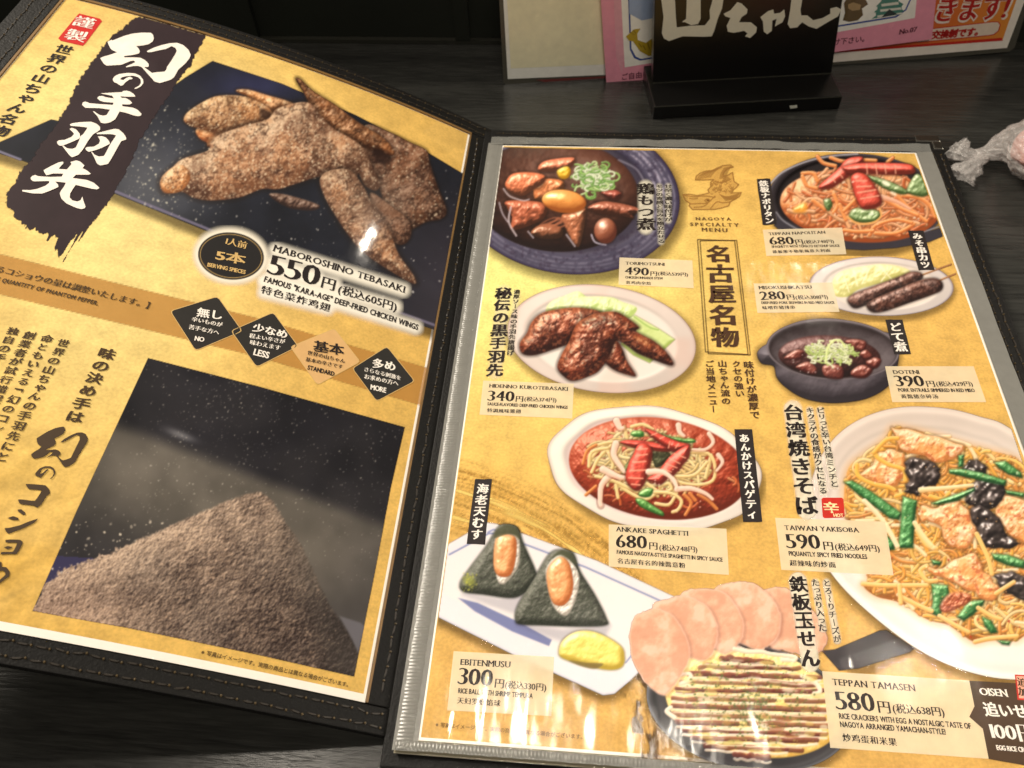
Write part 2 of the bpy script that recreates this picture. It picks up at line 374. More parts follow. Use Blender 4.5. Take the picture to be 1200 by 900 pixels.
def art_giblet_stew():
    cv = Canvas(572, 172, 806, 336)
    cv.shadow_ell(672, 236, 128, 92, 12, .12, .5)
    cx, cy, rx, ry, ro = 666, 229, 131, 92, .12
    r = plate(cv, cx, cy, rx, ry, ro, rgb(80, 75, 98), .74, rgb(62, 56, 72), edge=rgb(46, 36, 66))
    X, Y = cv.X, cv.Y; n = fbm(X, Y, 5, 3, 3); a = np.arctan2((Y - cy) / ry, (X - cx) / rx)
    for rr, w, st in ((.86, .018, .5), (.91, .012, .42), (.80, .014, .45), (.955, .008, .3)):
        m = np.exp(-((r - rr) / w) ** 2) * (.35 + .65 * sstep(-.2, 1, np.cos(a + .9))) * sstep(.25, .6, n)
        cv.over(cv.full(), rgb(196, 188, 210), np.where(r < .99, m * st * 1.5, 0))
    cv.over(cv.full(), rgb(50, 38, 58), np.where(r < .99, .45 * sstep(.55, .75, fbm(X, Y, 4, 31, 2)), 0))
    # dark broth
    cv.relief(None, (rgb(30, 18, 18), rgb(52, 30, 24), rgb(92, 52, 38)), r=40, amp=1.2, cell=14, seed=4, ell=(652, 229, 97, 66, .06), spec=.15, light=(.2, -.5, .8))
    lst = [((372, 150, 480, 138, 496, 158, 470, 185, 380, 205, 326, 200, 330, 172), rgb(214, 122, 88)),
           ((300, 268, 330, 240, 430, 245, 440, 290, 372, 336, 312, 338, 300, 300), rgb(206, 122, 74)),
           ((172, 250, 205, 214, 290, 208, 355, 225, 345, 262, 300, 290, 250, 318, 190, 300, 170, 275), rgb(214, 118, 78)),
           ((170, 345, 250, 340, 350, 352, 366, 385, 340, 430, 250, 470, 195, 476, 200, 420, 178, 380), rgb(176, 92, 62)),
           ((290, 485, 330, 455, 400, 452, 438, 480, 425, 515, 350, 520, 300, 505), rgb(140, 84, 58)),
           ((432, 415, 470, 398, 540, 376, 545, 420, 520, 545, 495, 550, 465, 500), rgb(178, 106, 72)),
           ((556, 372, 620, 345, 700, 352, 790, 375, 800, 395, 760, 402, 770, 425, 700, 410, 600, 400), rgb(150, 82, 60)),
           ((620, 300, 680, 290, 715, 310, 690, 340, 650, 330), rgb(150, 70, 56))]
    for i, (p, c) in enumerate(lst):
        cv.relief(Z(550, 150, 4, *p), (c * .38, c, np.clip(c * 1.12 + .05, 0, 1)), r=9, amp=1.3, cell=7, seed=20 + i, spec=.55, shin=30, shadow=2.5, grain=.03)
    cv.stroke(Z(550, 150, 4, 160, 285, 190, 320, 250, 340, 280, 335), .9, rgb(210, 200, 210), al=.7)
    cv.stroke(Z(550, 150, 4, 140, 350, 155, 400, 180, 440), .9, rgb(200, 190, 205), al=.7)
    cv.stroke(Z(550, 150, 4, 195, 370, 185, 440, 220, 505), 1.1, rgb(214, 200, 210), al=.75)
    cv.stroke(Z(550, 150, 4, 275, 485, 300, 515), .9, rgb(200, 190, 205), al=.7)
    cv.stroke(Z(550, 150, 4, 572, 500, 590, 535, 640, 548), .9, rgb(205, 200, 225), al=.8)
    cv.stroke(Z(550, 150, 4, 455, 500, 495, 555), 1., rgb(200, 190, 205), al=.7)
    cv.relief(None, (rgb(150, 78, 30), rgb(232, 152, 74), rgb(250, 196, 120)), r=15, amp=.5, cell=12, seed=6, ell=(661, 236, 26, 13.5, .12), spec=.7, shin=40, shadow=2)
    cv.relief(None, (rgb(86, 40, 28), rgb(150, 86, 62), rgb(206, 150, 128)), r=12, amp=.4, cell=9, seed=7, ell=(709.5, 270.5, 13.3, 15, 0), spec=.7, shin=30, shadow=2)
    for k in range(12): cv.stroke(Z(550, 150, 4, 330 + 20 * k % 90, 455 + 7 * k % 30, 370 + 25 * k % 90, 430 + 9 * k % 40, 400 + 17 * k % 80, 420), .7, rgb(170, 100, 70), al=.6)
    cv.relief(Z(550, 150, 4, 412, 200, 455, 180, 475, 200, 460, 235, 425, 235), (rgb(170, 120, 20), rgb(235, 190, 60), rgb(250, 230, 120)), r=6, amp=1, shadow=1)
    rs = cv.rs
    for k in range(125):
        t = rs.rand(); x = 684 + 24 * t + rs.randn() * 9.5; y = 203 + 12 * t + rs.randn() * 8
        if ((x - 697) / 26) ** 2 + ((y - 208) / 24) ** 2 > 1: continue
        q = 2.5 + rs.rand() * 5; a0 = rs.rand() * 6.28; L = 2 + rs.rand() * 3.5
        c = [rgb(196, 222, 150), rgb(150, 196, 100), rgb(226, 236, 200), rgb(118, 168, 78)][rs.randint(4)]
        pts = [(x + q * math.cos(a0 + L * u / 5), y + q * .7 * math.sin(a0 + L * u / 5)) for u in range(6)]
        cv.stroke(pts, 1.5, c * .5, al=.35, n=2); cv.stroke(pts, .95, c, hi=c * .5 + .5, lo=c * .7, n=2)
    cv.stroke(Z(550, 150, 4, 700, 20 + 130, 780, 190, 820, 250), 1.2, rgb(200, 195, 215), al=.35)
    cv.cut(PAGE_R); return cv

def art_dark_wings():
    cv = Canvas(584, 324, 834, 474)
    cv.shadow_ell(707, 402, 112, 62, 9, .13, .45, (.35, .26, .05))
    plate(cv, 705, 397, 111, 62.5, .13, rgb(224, 208, 200), .80, rgb(232, 222, 214), edge=rgb(196, 172, 166))
    cv.over(cv.full(), rgb(226, 170, 150), .25 * sstep(.5, .75, fbm(cv.X, cv.Y, 45, 12, 2)) * (cv.a > .9))
    K = (590, 330, 5.4545); G = (rgb(176, 200, 110), rgb(216, 230, 160), rgb(238, 242, 200))
    for i, p in enumerate([(270, 190, 300, 130, 380, 95, 470, 62, 520, 90, 560, 130, 560, 190, 420, 210, 330, 215), (430, 200, 470, 110, 560, 95, 690, 100, 760, 130, 850, 165, 830, 215, 780, 235, 600, 220)]):
        cv.relief(Z(*K, *p), G, r=12, amp=3, cell=9, seed=60 + i, spec=.1, al=.95)
    for p in [(360, 100, 340, 190), (400, 90, 410, 180), (470, 70, 480, 170), (545, 100, 560, 200), (640, 110, 640, 190), (720, 120, 700, 200), (800, 150, 770, 210)]:
        cv.stroke(Z(*K, *p), .8, rgb(236, 244, 206), al=.8)
    cv.relief(Z(*K, 800, 235, 840, 215, 990, 300, 1095, 370, 1020, 440, 935, 520, 830, 470, 750, 400), (rgb(160, 180, 90), rgb(208, 222, 146), rgb(226, 234, 180)), r=5, amp=.6, cell=12, seed=64, spec=0, smooth=False, shadow=1)
    cv.stroke(Z(*K, 835, 225, 930, 290, 990, 310), .8, rgb(130, 170, 70), al=.7)
    C = (rgb(44, 18, 14), rgb(122, 54, 34), rgb(202, 124, 84))
    wing(cv, Z(*K, 640, 500, 660, 430, 720, 380, 760, 430, 790, 510, 845, 600, 790, 595, 700, 560), C, 71, r=9, amp=2, cell=5, spec=.5)
    wing(cv, Z(*K, 105, 395, 150, 330, 180, 260, 250, 200, 380, 172, 500, 168, 620, 195, 640, 260, 560, 340, 440, 390, 330, 430, 200, 470, 120, 460), C, 72, r=17, amp=2.4, cell=6, spec=.55)
    wing(cv, Z(*K, 345, 550, 370, 470, 420, 380, 470, 270, 560, 215, 640, 195, 720, 195, 780, 225, 865, 290, 850, 320, 960, 380, 1040, 450, 1085, 520, 1060, 535, 960, 500, 860, 460, 790, 410, 720, 380, 680, 470, 620, 560, 560, 600, 450, 635, 390, 610), C, 73, r=17, amp=2.6, cell=6, spec=.6)
    cv.relief(Z(*K, 830, 350, 900, 365, 960, 410, 930, 440, 860, 400), (rgb(120, 52, 28), rgb(176, 96, 48), rgb(214, 150, 96)), r=6, amp=1.5, cell=4, al=.6, soft=4)
    cv.cut(PAGE_R); return cv

def sausage(cv, P, K, cuts=(), w=1., c=None):
    c = rgb(196, 58, 44) if c is None else c
    cv.relief(Z(*K, *P), (c * .5, c, np.clip(c * 1.05 + .14, 0, 1)), r=9, amp=.6, cell=7, seed=9, spec=.35, shin=14, shadow=2)
    for q in cuts: cv.stroke(Z(*K, *q), .75 * w, rgb(236, 168, 140), al=.85)

def art_ankake():
    cv = Canvas(632, 466, 898, 628)
    cv.shadow_ell(771, 556, 124, 70, 9, .16, .45)
    plate(cv, 767, 549, 126, 71.5, .16, rgb(240, 230, 220), .84, rgb(222, 200, 196), edge=rgb(206, 188, 178), wob=.012)
    S = (772, 549, 106, 59, .14)
    cv.relief(None, (rgb(96, 30, 16), rgb(158, 56, 32), rgb(206, 112, 82)), r=26, amp=1.6, cell=8, seed=14, ell=S, spec=.32, shin=22)
    ins = cv.inside_ell(S[0], S[1], S[2] - 5, S[3] - 4, S[4]); K = (680, 470, 6)
    noodles(cv, 30, ins, (670, 492, 875, 606), [rgb(206, 100, 50), rgb(190, 84, 40), rgb(214, 130, 80)], r=(1., 1.5), length=(10, 24))
    ins2 = cv.inside_ell(760, 542, 76, 40, .1)
    noodles(cv, 150, ins2, (684, 500, 840, 584), [rgb(222, 196, 130), rgb(232, 208, 150), rgb(212, 178, 108), rgb(226, 190, 120)], r=(1.3, 1.9), length=(22, 58), curl=.7)
    for p in [(60, 420, 170, 310, 280, 290), (80, 500, 130, 400, 230, 300), (190, 350, 230, 440, 200, 520), (310, 180, 330, 270), (360, 180, 440, 165, 510, 200), (90, 320, 200, 290, 300, 285), (60, 460, 80, 360, 190, 330), (880, 540, 920, 380), (780, 360, 900, 370, 945, 450, 930, 560, 800, 590, 660, 560), (660, 530, 800, 520, 890, 430), (470, 580, 560, 640, 640, 620, 620, 580, 560, 600), (250, 570, 340, 640, 460, 690, 540, 640), (250, 590, 265, 680), (520, 640, 640, 650, 710, 700, 690, 760, 650, 780), (110, 530, 230, 560, 400, 640), (530, 720, 620, 730, 660, 680)]:
        cv.stroke(Z(*K, *p), 2.5, rgb(120, 70, 30), al=.4, n=4); cv.stroke(Z(*K, *p), 1.9, rgb(228, 204, 140), hi=rgb(248, 236, 196), lo=rgb(178, 140, 80), n=4, spec=.05)
    for p in [(730, 660, 780, 720, 740, 800), (770, 650, 810, 700), (830, 660, 900, 700, 960, 760), (20, 440, 50, 350, 110, 310), (40, 660, 110, 600)]:
        cv.stroke(Z(*K, *p), 2., rgb(206, 124, 60), hi=rgb(236, 176, 110), lo=rgb(140, 60, 26), n=4, spec=.1)
    gr = (rgb(40, 92, 34), rgb(86, 144, 66), rgb(158, 196, 120))
    for i, p in enumerate([(355, 230, 380, 210, 440, 215, 440, 250, 380, 250), (560, 230, 640, 250, 720, 262, 800, 270, 800, 292, 700, 288, 600, 255), (290, 510, 320, 450, 355, 422, 350, 470, 310, 510), (410, 650, 460, 615, 510, 620, 490, 670, 430, 672), (390, 690, 440, 690, 520, 740, 580, 780, 580, 808, 500, 780, 420, 740)]):
        cv.relief(Z(*K, *p), gr, r=4, amp=.8, cell=5, seed=40 + i, spec=.4, shadow=1)
    on = rgb(236, 208, 190)
    for p, r in [((250, 300, 235, 380, 290, 470, 310, 500), 4), ((220, 510, 150, 590, 140, 700, 145, 735), 4), ((480, 500, 580, 500, 650, 550, 680, 610), 4), ((690, 170, 700, 220, 730, 245), 3.4), ((255, 140, 280, 190, 300, 190), 4), ((905, 230, 935, 290, 880, 340, 790, 340), 2.6), ((970, 380, 1000, 430, 960, 490), 2.8), ((680, 620, 780, 615, 880, 650, 930, 690), 3.4), ((160, 480, 260, 530, 320, 540), 4.2)]:
        cv.stroke(Z(*K, *p), r + .8, rgb(110, 40, 24), al=.35, n=4); cv.stroke(Z(*K, *p), r, on, hi=rgb(250, 236, 224), lo=rgb(206, 158, 130), r1=r * .5, n=4, al=.95)
    cv.relief(Z(*K, 500, 350, 600, 350, 640, 400, 540, 470, 510, 420), (rgb(20, 22, 14), rgb(40, 44, 24), rgb(80, 90, 50)), r=5, amp=1, al=.9)
    sausage(cv, (280, 290, 330, 275, 440, 280, 560, 300, 720, 330, 690, 350, 560, 355, 440, 335, 340, 320), K, [(570, 275, 560, 310), (650, 290, 640, 320)])
    sausage(cv, (455, 200, 500, 205, 600, 250, 700, 290, 770, 310, 700, 350, 640, 350, 520, 270), K, [(500, 240, 540, 225), (560, 265, 590, 250), (620, 330, 630, 285), (690, 300, 670, 330)])
    sausage(cv, (740, 315, 770, 320, 765, 390, 720, 450, 660, 520, 600, 560, 560, 590, 500, 570, 470, 545, 540, 500, 620, 400, 680, 350), K, [(625, 400, 700, 440), (600, 440, 680, 470), (660, 370, 740, 400), (575, 475, 640, 500)])
    sausage(cv, (405, 310, 460, 300, 502, 340, 505, 390, 480, 500, 445, 590, 400, 632, 350, 605, 320, 540, 335, 450, 370, 380), K, [(390, 385, 470, 375), (370, 430, 460, 425), (350, 490, 460, 485), (340, 540, 440, 545), (400, 340, 470, 335), (360, 585, 420, 590)], 1.2)
    cv.stroke(Z(*K, 480, 497, 580, 500, 650, 550, 682, 612), 3.6, on, hi=rgb(250, 236, 224), lo=rgb(206, 158, 130), r1=1.6, n=4)
    cv.speckle(26, (670, 492, 872, 605), rgb(250, 220, 206), (.5, 1.3), (.3, .8), ins)
    cv.cut(PAGE_R); return cv

def art_napolitan():
    cv = Canvas(894, 174, 1116, 300)
    cv.shadow_ell(1004, 242, 106, 58, 8, .05, .45)
    plate(cv, 1004, 236, 104, 56, .05, rgb(48, 42, 46), .90, rgb(40, 34, 36), edge=rgb(90, 84, 96))
    cv.poly(Z(900, 170, 5.714, 60, 480, 40, 540, 120, 610, 400, 690, 640, 705, 860, 690, 1080, 650, 1200, 600, 1200, 540, 1000, 600, 700, 640, 300, 590), rgb(56, 52, 60), 1.2)
    cv.stroke(Z(900, 170, 5.714, 15, 260, 100, 180, 260, 110, 420, 75, 600, 60), 1., rgb(180, 176, 186), al=.8)
    cv.stroke(Z(900, 170, 5.714, 55, 450, 120, 520, 300, 600, 640, 640, 900, 620, 1150, 545), .8, rgb(170, 168, 180), al=.7)
    S = (1008, 241, 94, 43, .07); K = (900, 170, 5.714)
    cv.relief(None, (rgb(150, 70, 34), rgb(220, 140, 86), rgb(240, 186, 140)), r=26, amp=1.5, cell=8, seed=24, ell=S, spec=.2)
    ins = cv.inside_ell(1008, 238, 90, 42, .07)
    noodles(cv, 170, ins, (915, 196, 1100, 282), [rgb(224, 138, 84), rgb(214, 118, 66), rgb(232, 160, 110), rgb(206, 104, 56), rgb(236, 170, 120)], r=(1.4, 2.1), length=(22, 55), curl=.55, spec=.12)
    cv.relief(Z(*K, 170, 420, 240, 385, 265, 420, 240, 450, 180, 450), (rgb(220, 140, 40), rgb(240, 176, 74), rgb(250, 210, 130)), r=6, amp=1, soft=3, al=.9)
    for p in [(330, 75, 370, 120, 450, 140), (420, 85, 500, 110, 600, 100), (640, 100, 720, 105), (800, 115, 835, 85), (440, 330, 465, 400, 440, 450), (480, 400, 520, 500), (720, 590, 860, 590, 975, 530), (680, 600, 720, 540, 850, 500, 960, 520), (510, 570, 600, 580, 700, 575), (860, 330, 950, 430, 1060, 510), (760, 350, 880, 420, 1000, 470), (230, 190, 300, 190, 330, 240), (230, 210, 260, 270, 330, 290), (900, 340, 1000, 350, 1080, 400, 1120, 480), (300, 370, 380, 430), (510, 440, 600, 350)]:
        cv.stroke(Z(*K, *p), 2.6, rgb(120, 50, 20), al=.35, n=4); cv.stroke(Z(*K, *p), 2.2, rgb(230, 146, 84), hi=rgb(248, 196, 140), lo=rgb(176, 84, 38), n=4, spec=.12)
    gr = (rgb(60, 82, 40), rgb(118, 142, 90), rgb(190, 206, 160))
    for i, p in enumerate([(670, 205, 740, 220, 850, 260, 935, 310, 900, 330, 800, 300, 700, 240), (930, 300, 985, 200, 1040, 220, 1080, 310, 1040, 345, 960, 330), (545, 480, 570, 430, 650, 425, 740, 445, 750, 490, 700, 520, 600, 515), (375, 370, 410, 360, 430, 400, 405, 440, 380, 410)]):
        cv.relief(Z(*K, *p), gr, r=6, amp=1, cell=6, seed=30 + i, spec=.5, shadow=1.4)
    cv.stroke(Z(*K, 530, 480, 600, 525, 700, 520, 755, 480, 750, 430), 1.2, rgb(236, 170, 100), al=.95)
    cv.stroke(Z(*K, 760, 350, 860, 380, 950, 430), 3.2, rgb(228, 170, 140), hi=rgb(244, 206, 184), lo=rgb(196, 120, 84), r1=1.5)
    R = rgb(206, 72, 56)
    sausage(cv, (345, 270, 400, 220, 470, 160, 520, 100, 580, 80, 635, 85, 630, 130, 570, 190, 500, 240, 420, 290, 350, 295), K, [(470, 180, 500, 220), (430, 220, 450, 250), (530, 120, 570, 150)], c=R)
    sausage(cv, (500, 150, 560, 130, 640, 120, 800, 120, 950, 130, 985, 165, 960, 195, 800, 200, 640, 190, 540, 190), K, [(660, 130, 665, 190), (720, 130, 730, 195), (780, 130, 790, 190), (850, 140, 855, 190)], c=R)
    sausage(cv, (600, 185, 660, 205, 720, 280, 760, 360, 750, 405, 690, 428, 630, 425, 590, 360, 560, 260, 560, 210), K, [(590, 240, 660, 240), (595, 280, 690, 275), (600, 320, 720, 300), (620, 360, 740, 340)], 1.2, c=R)
    cv.ell(1038, 215, 5, 2.5, rgb(255, 250, 225), .5, 2, .9); cv.ell(1047, 227, 4, 1.8, rgb(255, 246, 220), .5, 2, .8); cv.ell(1021, 251, 3, 1.4, rgb(240, 250, 230), 0, 1, .8)
    cv.speckle(30, (920, 200, 1098, 280), rgb(255, 236, 214), (.5, 1.2), (.3, .8), ins)
    cv.cut(PAGE_R); return cv

def art_skewers():
    cv = Canvas(942, 296, 1124, 378)
    K = (870, 170, 4)
    cv.shadow_ell(1034, 340, 84, 35, 7, .02, .42)
    plate(cv, 1033, 335.5, 84, 34.5, .03, rgb(222, 210, 206), .80, rgb(228, 214, 204), edge=rgb(170, 160, 176))
    cv.relief(Z(*K, 425, 680, 425, 630, 470, 590, 560, 570, 640, 558, 720, 565, 785, 590, 760, 620, 640, 650, 540, 680, 500, 710, 440, 710), (rgb(196, 190, 110), rgb(230, 224, 156), rgb(246, 242, 204)), r=10, amp=3, cell=9, seed=51, spec=.1)
    for p in [(470, 600, 500, 690), (520, 585, 540, 660), (600, 570, 560, 650), (640, 565, 700, 630), (700, 570, 650, 640)]: cv.stroke(Z(*K, *p), .7, rgb(250, 246, 214), al=.7)
    for p in [(835, 612, 900, 588, 978, 560), (925, 634, 1000, 604)]: cv.stroke(Z(*K, *p), 1., rgb(170, 116, 70), hi=rgb(206, 156, 110), lo=rgb(110, 66, 40), smooth=False)
    C = (rgb(34, 18, 16), rgb(84, 50, 42), rgb(150, 110, 98))
    wing(cv, Z(*K, 495, 720, 530, 695, 650, 650, 740, 615, 790, 595, 835, 600, 842, 625, 800, 650, 700, 690, 590, 745, 530, 765, 500, 745), C, 81, r=7, amp=1.2, cell=4, spec=.45, shadow=2)
    wing(cv, Z(*K, 585, 745, 630, 715, 740, 670, 830, 635, 900, 625, 935, 645, 932, 680, 880, 705, 780, 740, 680, 775, 620, 785, 590, 770), C, 82, r=8, amp=1.2, cell=4, spec=.45, shadow=2)
    cv.cut(PAGE_R); return cv

def art_doteni():
    cv = Canvas(880, 368, 1060, 476); K = (860, 350, 4)
    out = Z(*K, 108, 262, 125, 232, 165, 205, 200, 165, 280, 115, 380, 95, 480, 95, 580, 120, 660, 150, 740, 165, 765, 210, 772, 290, 745, 380, 700, 430, 620, 470, 520, 488, 420, 488, 320, 465, 240, 415, 200, 370, 185, 318, 130, 305)
    cv.shadow_poly(catmull(out, True, 4), 8, .42)
    cv.relief(out, (rgb(42, 36, 42), rgb(84, 76, 84), rgb(120, 112, 122)), r=20, amp=.5, cell=10, seed=91, spec=.12)
    cv.ell(976, 409.5, 78, 35.5, rgb(118, 108, 114), .05); cv.ell(976, 410, 75.5, 33.5, rgb(62, 54, 58), .05)
    cv.relief(None, (rgb(44, 34, 36), rgb(78, 68, 72), rgb(112, 102, 106)), r=30, amp=.4, ell=(976, 411, 74, 33, .05), spec=0, light=(.3, .4, .8))
    cv.relief(None, (rgb(30, 14, 14), rgb(64, 30, 28), rgb(116, 78, 76)), r=14, amp=1, cell=6, seed=92, ell=(972, 418, 60, 25, .05), spec=.35)
    for i, p in enumerate([(235, 280, 290, 240, 330, 250, 300, 290), (290, 320, 350, 295, 390, 330, 380, 355, 330, 345), (415, 320, 460, 305, 510, 325, 505, 375, 430, 368), (520, 200, 570, 190, 620, 205, 610, 245, 560, 240), (550, 340, 600, 310, 650, 330, 620, 370, 560, 368), (620, 290, 660, 275, 690, 290, 670, 325, 630, 320), (590, 260, 620, 240, 650, 270, 620, 290)]):
        cv.relief(Z(*K, *p), (rgb(60, 20, 18), rgb(122, 58, 48), rgb(180, 124, 112)), r=5, amp=1, cell=5, seed=93 + i, spec=.5, shin=24, shadow=1.5)
    rs = cv.rs
    for k in range(130):
        a0 = rs.rand() * 6.28; q = rs.rand() ** .6; x = 974 + 29 * q * math.cos(a0); y = 415 + 13.5 * q * math.sin(a0) - 3 * (1 - q)
        t = rs.rand() * 3.1; L = 5 + rs.rand() * 9; b = rs.randn() * 3
        c = [rgb(206, 220, 140), rgb(226, 232, 176), rgb(176, 200, 104), rgb(236, 240, 206)][rs.randint(4)]
        pts = [(x - L / 2 * math.cos(t), y - L / 3 * math.sin(t)), (x + b, y + b * .6), (x + L / 2 * math.cos(t), y + L / 3 * math.sin(t))]
        cv.stroke(pts, 1.4, c * .5, al=.3, n=3); cv.stroke(pts, .9, c, hi=c * .5 + .5, lo=c * .75, n=3)
    for p in [(520, 225, 495, 195, 450, 200), (430, 300, 440, 230, 470, 195)]: cv.stroke(Z(*K, *p), 1.2, rgb(214, 226, 150), hi=rgb(250, 250, 220))
    cv.speckle(50, (912, 395, 1034, 440), rgb(230, 220, 220), (.4, .9), (.3, .8), cv.inside_ell(972, 418, 58, 24, .05))
    cv.cut(PAGE_R); return cv

def art_yakisoba():
    cv = Canvas(934, 470, 1204, 806)
    out = [(946, 600), (952, 560), (965, 530), (988, 504), (1020, 486), (1060, 477), (1110, 479), (1150, 489), (1180, 500), (1230, 540), (1270, 640), (1262, 740), (1215, 790), (1180, 796), (1130, 786), (1080, 764), (1030, 728), (985, 686), (958, 645)]
    C_ = catmull(out, True, 6); cv.shadow_poly(C_ + [2, 6], 11, .45)
    sl = cv.full(); d = cv.sd_poly(sl, C_)
    t = sstep(-150, 80, (cv.Y - 630) + (cv.X - 1080) * .3)[..., None]
    col = rgb(214, 198, 188) * (1 - t) + rgb(240, 232, 226) * t
    col = col - np.exp(-((d + 12) / 6) ** 2)[..., None] * .03 + np.exp(-((d + 5) / 3) ** 2)[..., None] * .06
    for q, w, s_ in ((-24, 3, .05), (-34, 3, .04), (-45, 4, .05)): col = col - np.exp(-((d - q) / w) ** 2)[..., None] * s_ * (1 - t)
    cv.over(sl, np.clip(col + (fbm(cv.X, cv.Y, 60, 2)[..., None] - .5) * .04, 0, 1), sstep(.8, -.8, d))
    heap = Z(980, 490, 5.4545, 360, 60, 470, 70, 640, 110, 800, 160, 950, 200, 1150, 260, 1300, 400) + [(1230, 560), (1236, 700), (1200, 745)] + Z(980, 620, 5.295, 1080, 690, 950, 690, 850, 700, 700, 600, 560, 560, 400, 460, 250, 420, 165, 350, 190, 280) + Z(980, 490, 5.4545, 60, 600, 50, 480, 60, 380, 90, 300, 180, 230, 300, 140)
    hp = catmull(heap, True, 5)
    cv.over(sl, rgb(226, 170, 110), .5 * sstep(10, -2, cv.sd_poly(sl, hp)))
    cv.relief(hp, (rgb(150, 86, 34), rgb(222, 156, 78), rgb(236, 186, 112)), r=20, amp=3, cell=8, seed=101, spec=.1, smooth=False)
    ins = in_poly(hp); reg = (990, 500, 1204, 760)
    pal = [rgb(240, 172, 70), rgb(234, 156, 62), rgb(244, 190, 96), rgb(226, 146, 66), rgb(244, 206, 140)]
    cv.speckle(160, reg, rgb(110, 58, 20), (2, 5), (.2, .5), ins)
    noodles(cv, 620, ins, reg, pal, r=(1.5, 2.3), length=(26, 66), curl=.6, spec=.07)
    for _ in range(40):
        x = reg[0] + cv.rs.rand() * 214; y = reg[1] + cv.rs.rand() * 250
        if ins(x, y): a = .5 + cv.rs.randn() * .5; L = 14 + cv.rs.rand() * 16; p = [(x, y), (x + L * .5 * math.cos(a) + 2, y + L * .5 * math.sin(a)), (x + L * math.cos(a), y + L * math.sin(a))]; cv.stroke(p, 2.8, rgb(130, 80, 40), al=.3, n=3); cv.stroke(p, 2.2, rgb(240, 214, 170), hi=rgb(252, 240, 214), lo=rgb(210, 160, 100), n=3)
    cv.speckle(60, reg, rgb(180, 50, 30), (.8, 2.2), (.5, .95), ins)
    K = (980, 490, 5.4545); M = (980, 620, 5.295)
    por = (rgb(186, 110, 56), rgb(236, 178, 124), rgb(250, 216, 176))
    dk = (rgb(26, 20, 20), rgb(64, 54, 52), rgb(120, 106, 104)); gr = (rgb(26, 70, 34), rgb(64, 128, 66), rgb(156, 200, 140))
    def meat(K, i, *p):
        Q = np.array(catmull(Z(*K, *p), True, 3)); Q = Q + cv.rs.randn(*Q.shape) * .9; cv.relief(Q, por, r=7, amp=2.6, cell=8, seed=110 + i, spec=.2, shadow=2.5)
        sl = cv.sub(Q[:, 0].min(), Q[:, 1].min(), Q[:, 0].max(), Q[:, 1].max()); X, Y = cv.X[sl], cv.Y[sl]; m = sstep(0, -3, cv.sd_poly(sl, Q)); g = fbm(X, Y, 12, 300 + i, 4)
        cv.over(sl, rgb(238, 158, 84), .55 * m * sstep(.52, .66, g)); cv.over(sl, rgb(252, 226, 196), .55 * m * sstep(.46, .34, g)); cv.over(sl, rgb(190, 84, 50), .6 * m * sstep(.68, .74, fbm(X, Y, 5, 320 + i, 2)))
    def fung(K, i, *p):
        Q = np.array(catmull(Z(*K, *p), True, 3)); Q = Q + cv.rs.randn(*Q.shape) * 1.0; cv.relief(Q, dk, r=7, amp=3.4, cell=9, seed=130 + i, spec=.7, shin=34, shadow=2., oct=2)
    def onion(K, i, *p): cv.relief(Z(*K, *p), gr, r=5, amp=.9, cell=5, seed=150 + i, spec=.4, shadow=2, smooth=False)
    meat(K, 0, 360, 60, 470, 80, 640, 120, 800, 170, 800, 220, 740, 260, 640, 280, 560, 240, 440, 220, 390, 150)
    meat(K, 1, 160, 370, 230, 290, 280, 220, 350, 195, 420, 230, 440, 290, 420, 380, 370, 440, 300, 420, 220, 400)
    meat(K, 2, 530, 640, 550, 560, 640, 580, 700, 540, 780, 530, 850, 600, 920, 690, 880, 750, 830, 830, 760, 830, 700, 790, 660, 700, 600, 660)
    meat(K, 3, 1020, 610, 1040, 490, 1110, 500, 1250, 560, 1300, 700, 1230, 790, 1130, 760, 1070, 700)
    for p in [(440, 400, 430, 330, 340, 300, 260, 250, 250, 210, 290, 200), (240, 220, 320, 140, 390, 130), (130, 300, 140, 370, 230, 420, 330, 440, 370, 460), (380, 500, 430, 480, 470, 420), (600, 500, 680, 520, 720, 480), (60, 400, 150, 460, 250, 490)]:
        cv.stroke(Z(*K, *p), 3, rgb(140, 80, 20), al=.35, n=4); cv.stroke(Z(*K, *p), 2.5, rgb(238, 184, 80), hi=rgb(252, 220, 150), lo=rgb(196, 130, 50), n=4)
    fung(K, 0, 465, 260, 560, 270, 650, 310, 670, 360, 640, 420, 560, 450, 520, 490, 440, 470, 460, 400, 445, 320)
    fung(K, 1, 820, 310, 870, 270, 930, 280, 960, 340, 900, 370, 830, 360); fung(K, 2, 880, 410, 960, 390, 1060, 410, 1075, 480, 1040, 540, 960, 590, 870, 560, 820, 510)
    fung(K, 3, 850, 600, 920, 560, 1000, 600, 1060, 670, 1100, 740, 1160, 790, 1120, 830, 1000, 830, 910, 800, 900, 700)
    onion(K, 0, 50, 410, 100, 400, 220, 470, 320, 540, 415, 610, 400, 650, 340, 640, 240, 560, 130, 480)
    onion(K, 1, 425, 500, 515, 530, 500, 650, 490, 830, 395, 830, 410, 700); onion(K, 2, 720, 330, 800, 325, 930, 350, 1085, 400, 1080, 432, 960, 410, 820, 375, 725, 355)
    onion(K, 3, 610, 545, 700, 510, 880, 447, 885, 465, 770, 530, 640, 555); onion(K, 4, 1010, 285, 1080, 275, 1180, 350, 1190, 385, 1100, 360, 1040, 320); onion(K, 5, 1080, 462, 1200, 480, 1200, 508, 1090, 485)
    onion(K, 6, 780, 240, 815, 235, 810, 310, 780, 315)
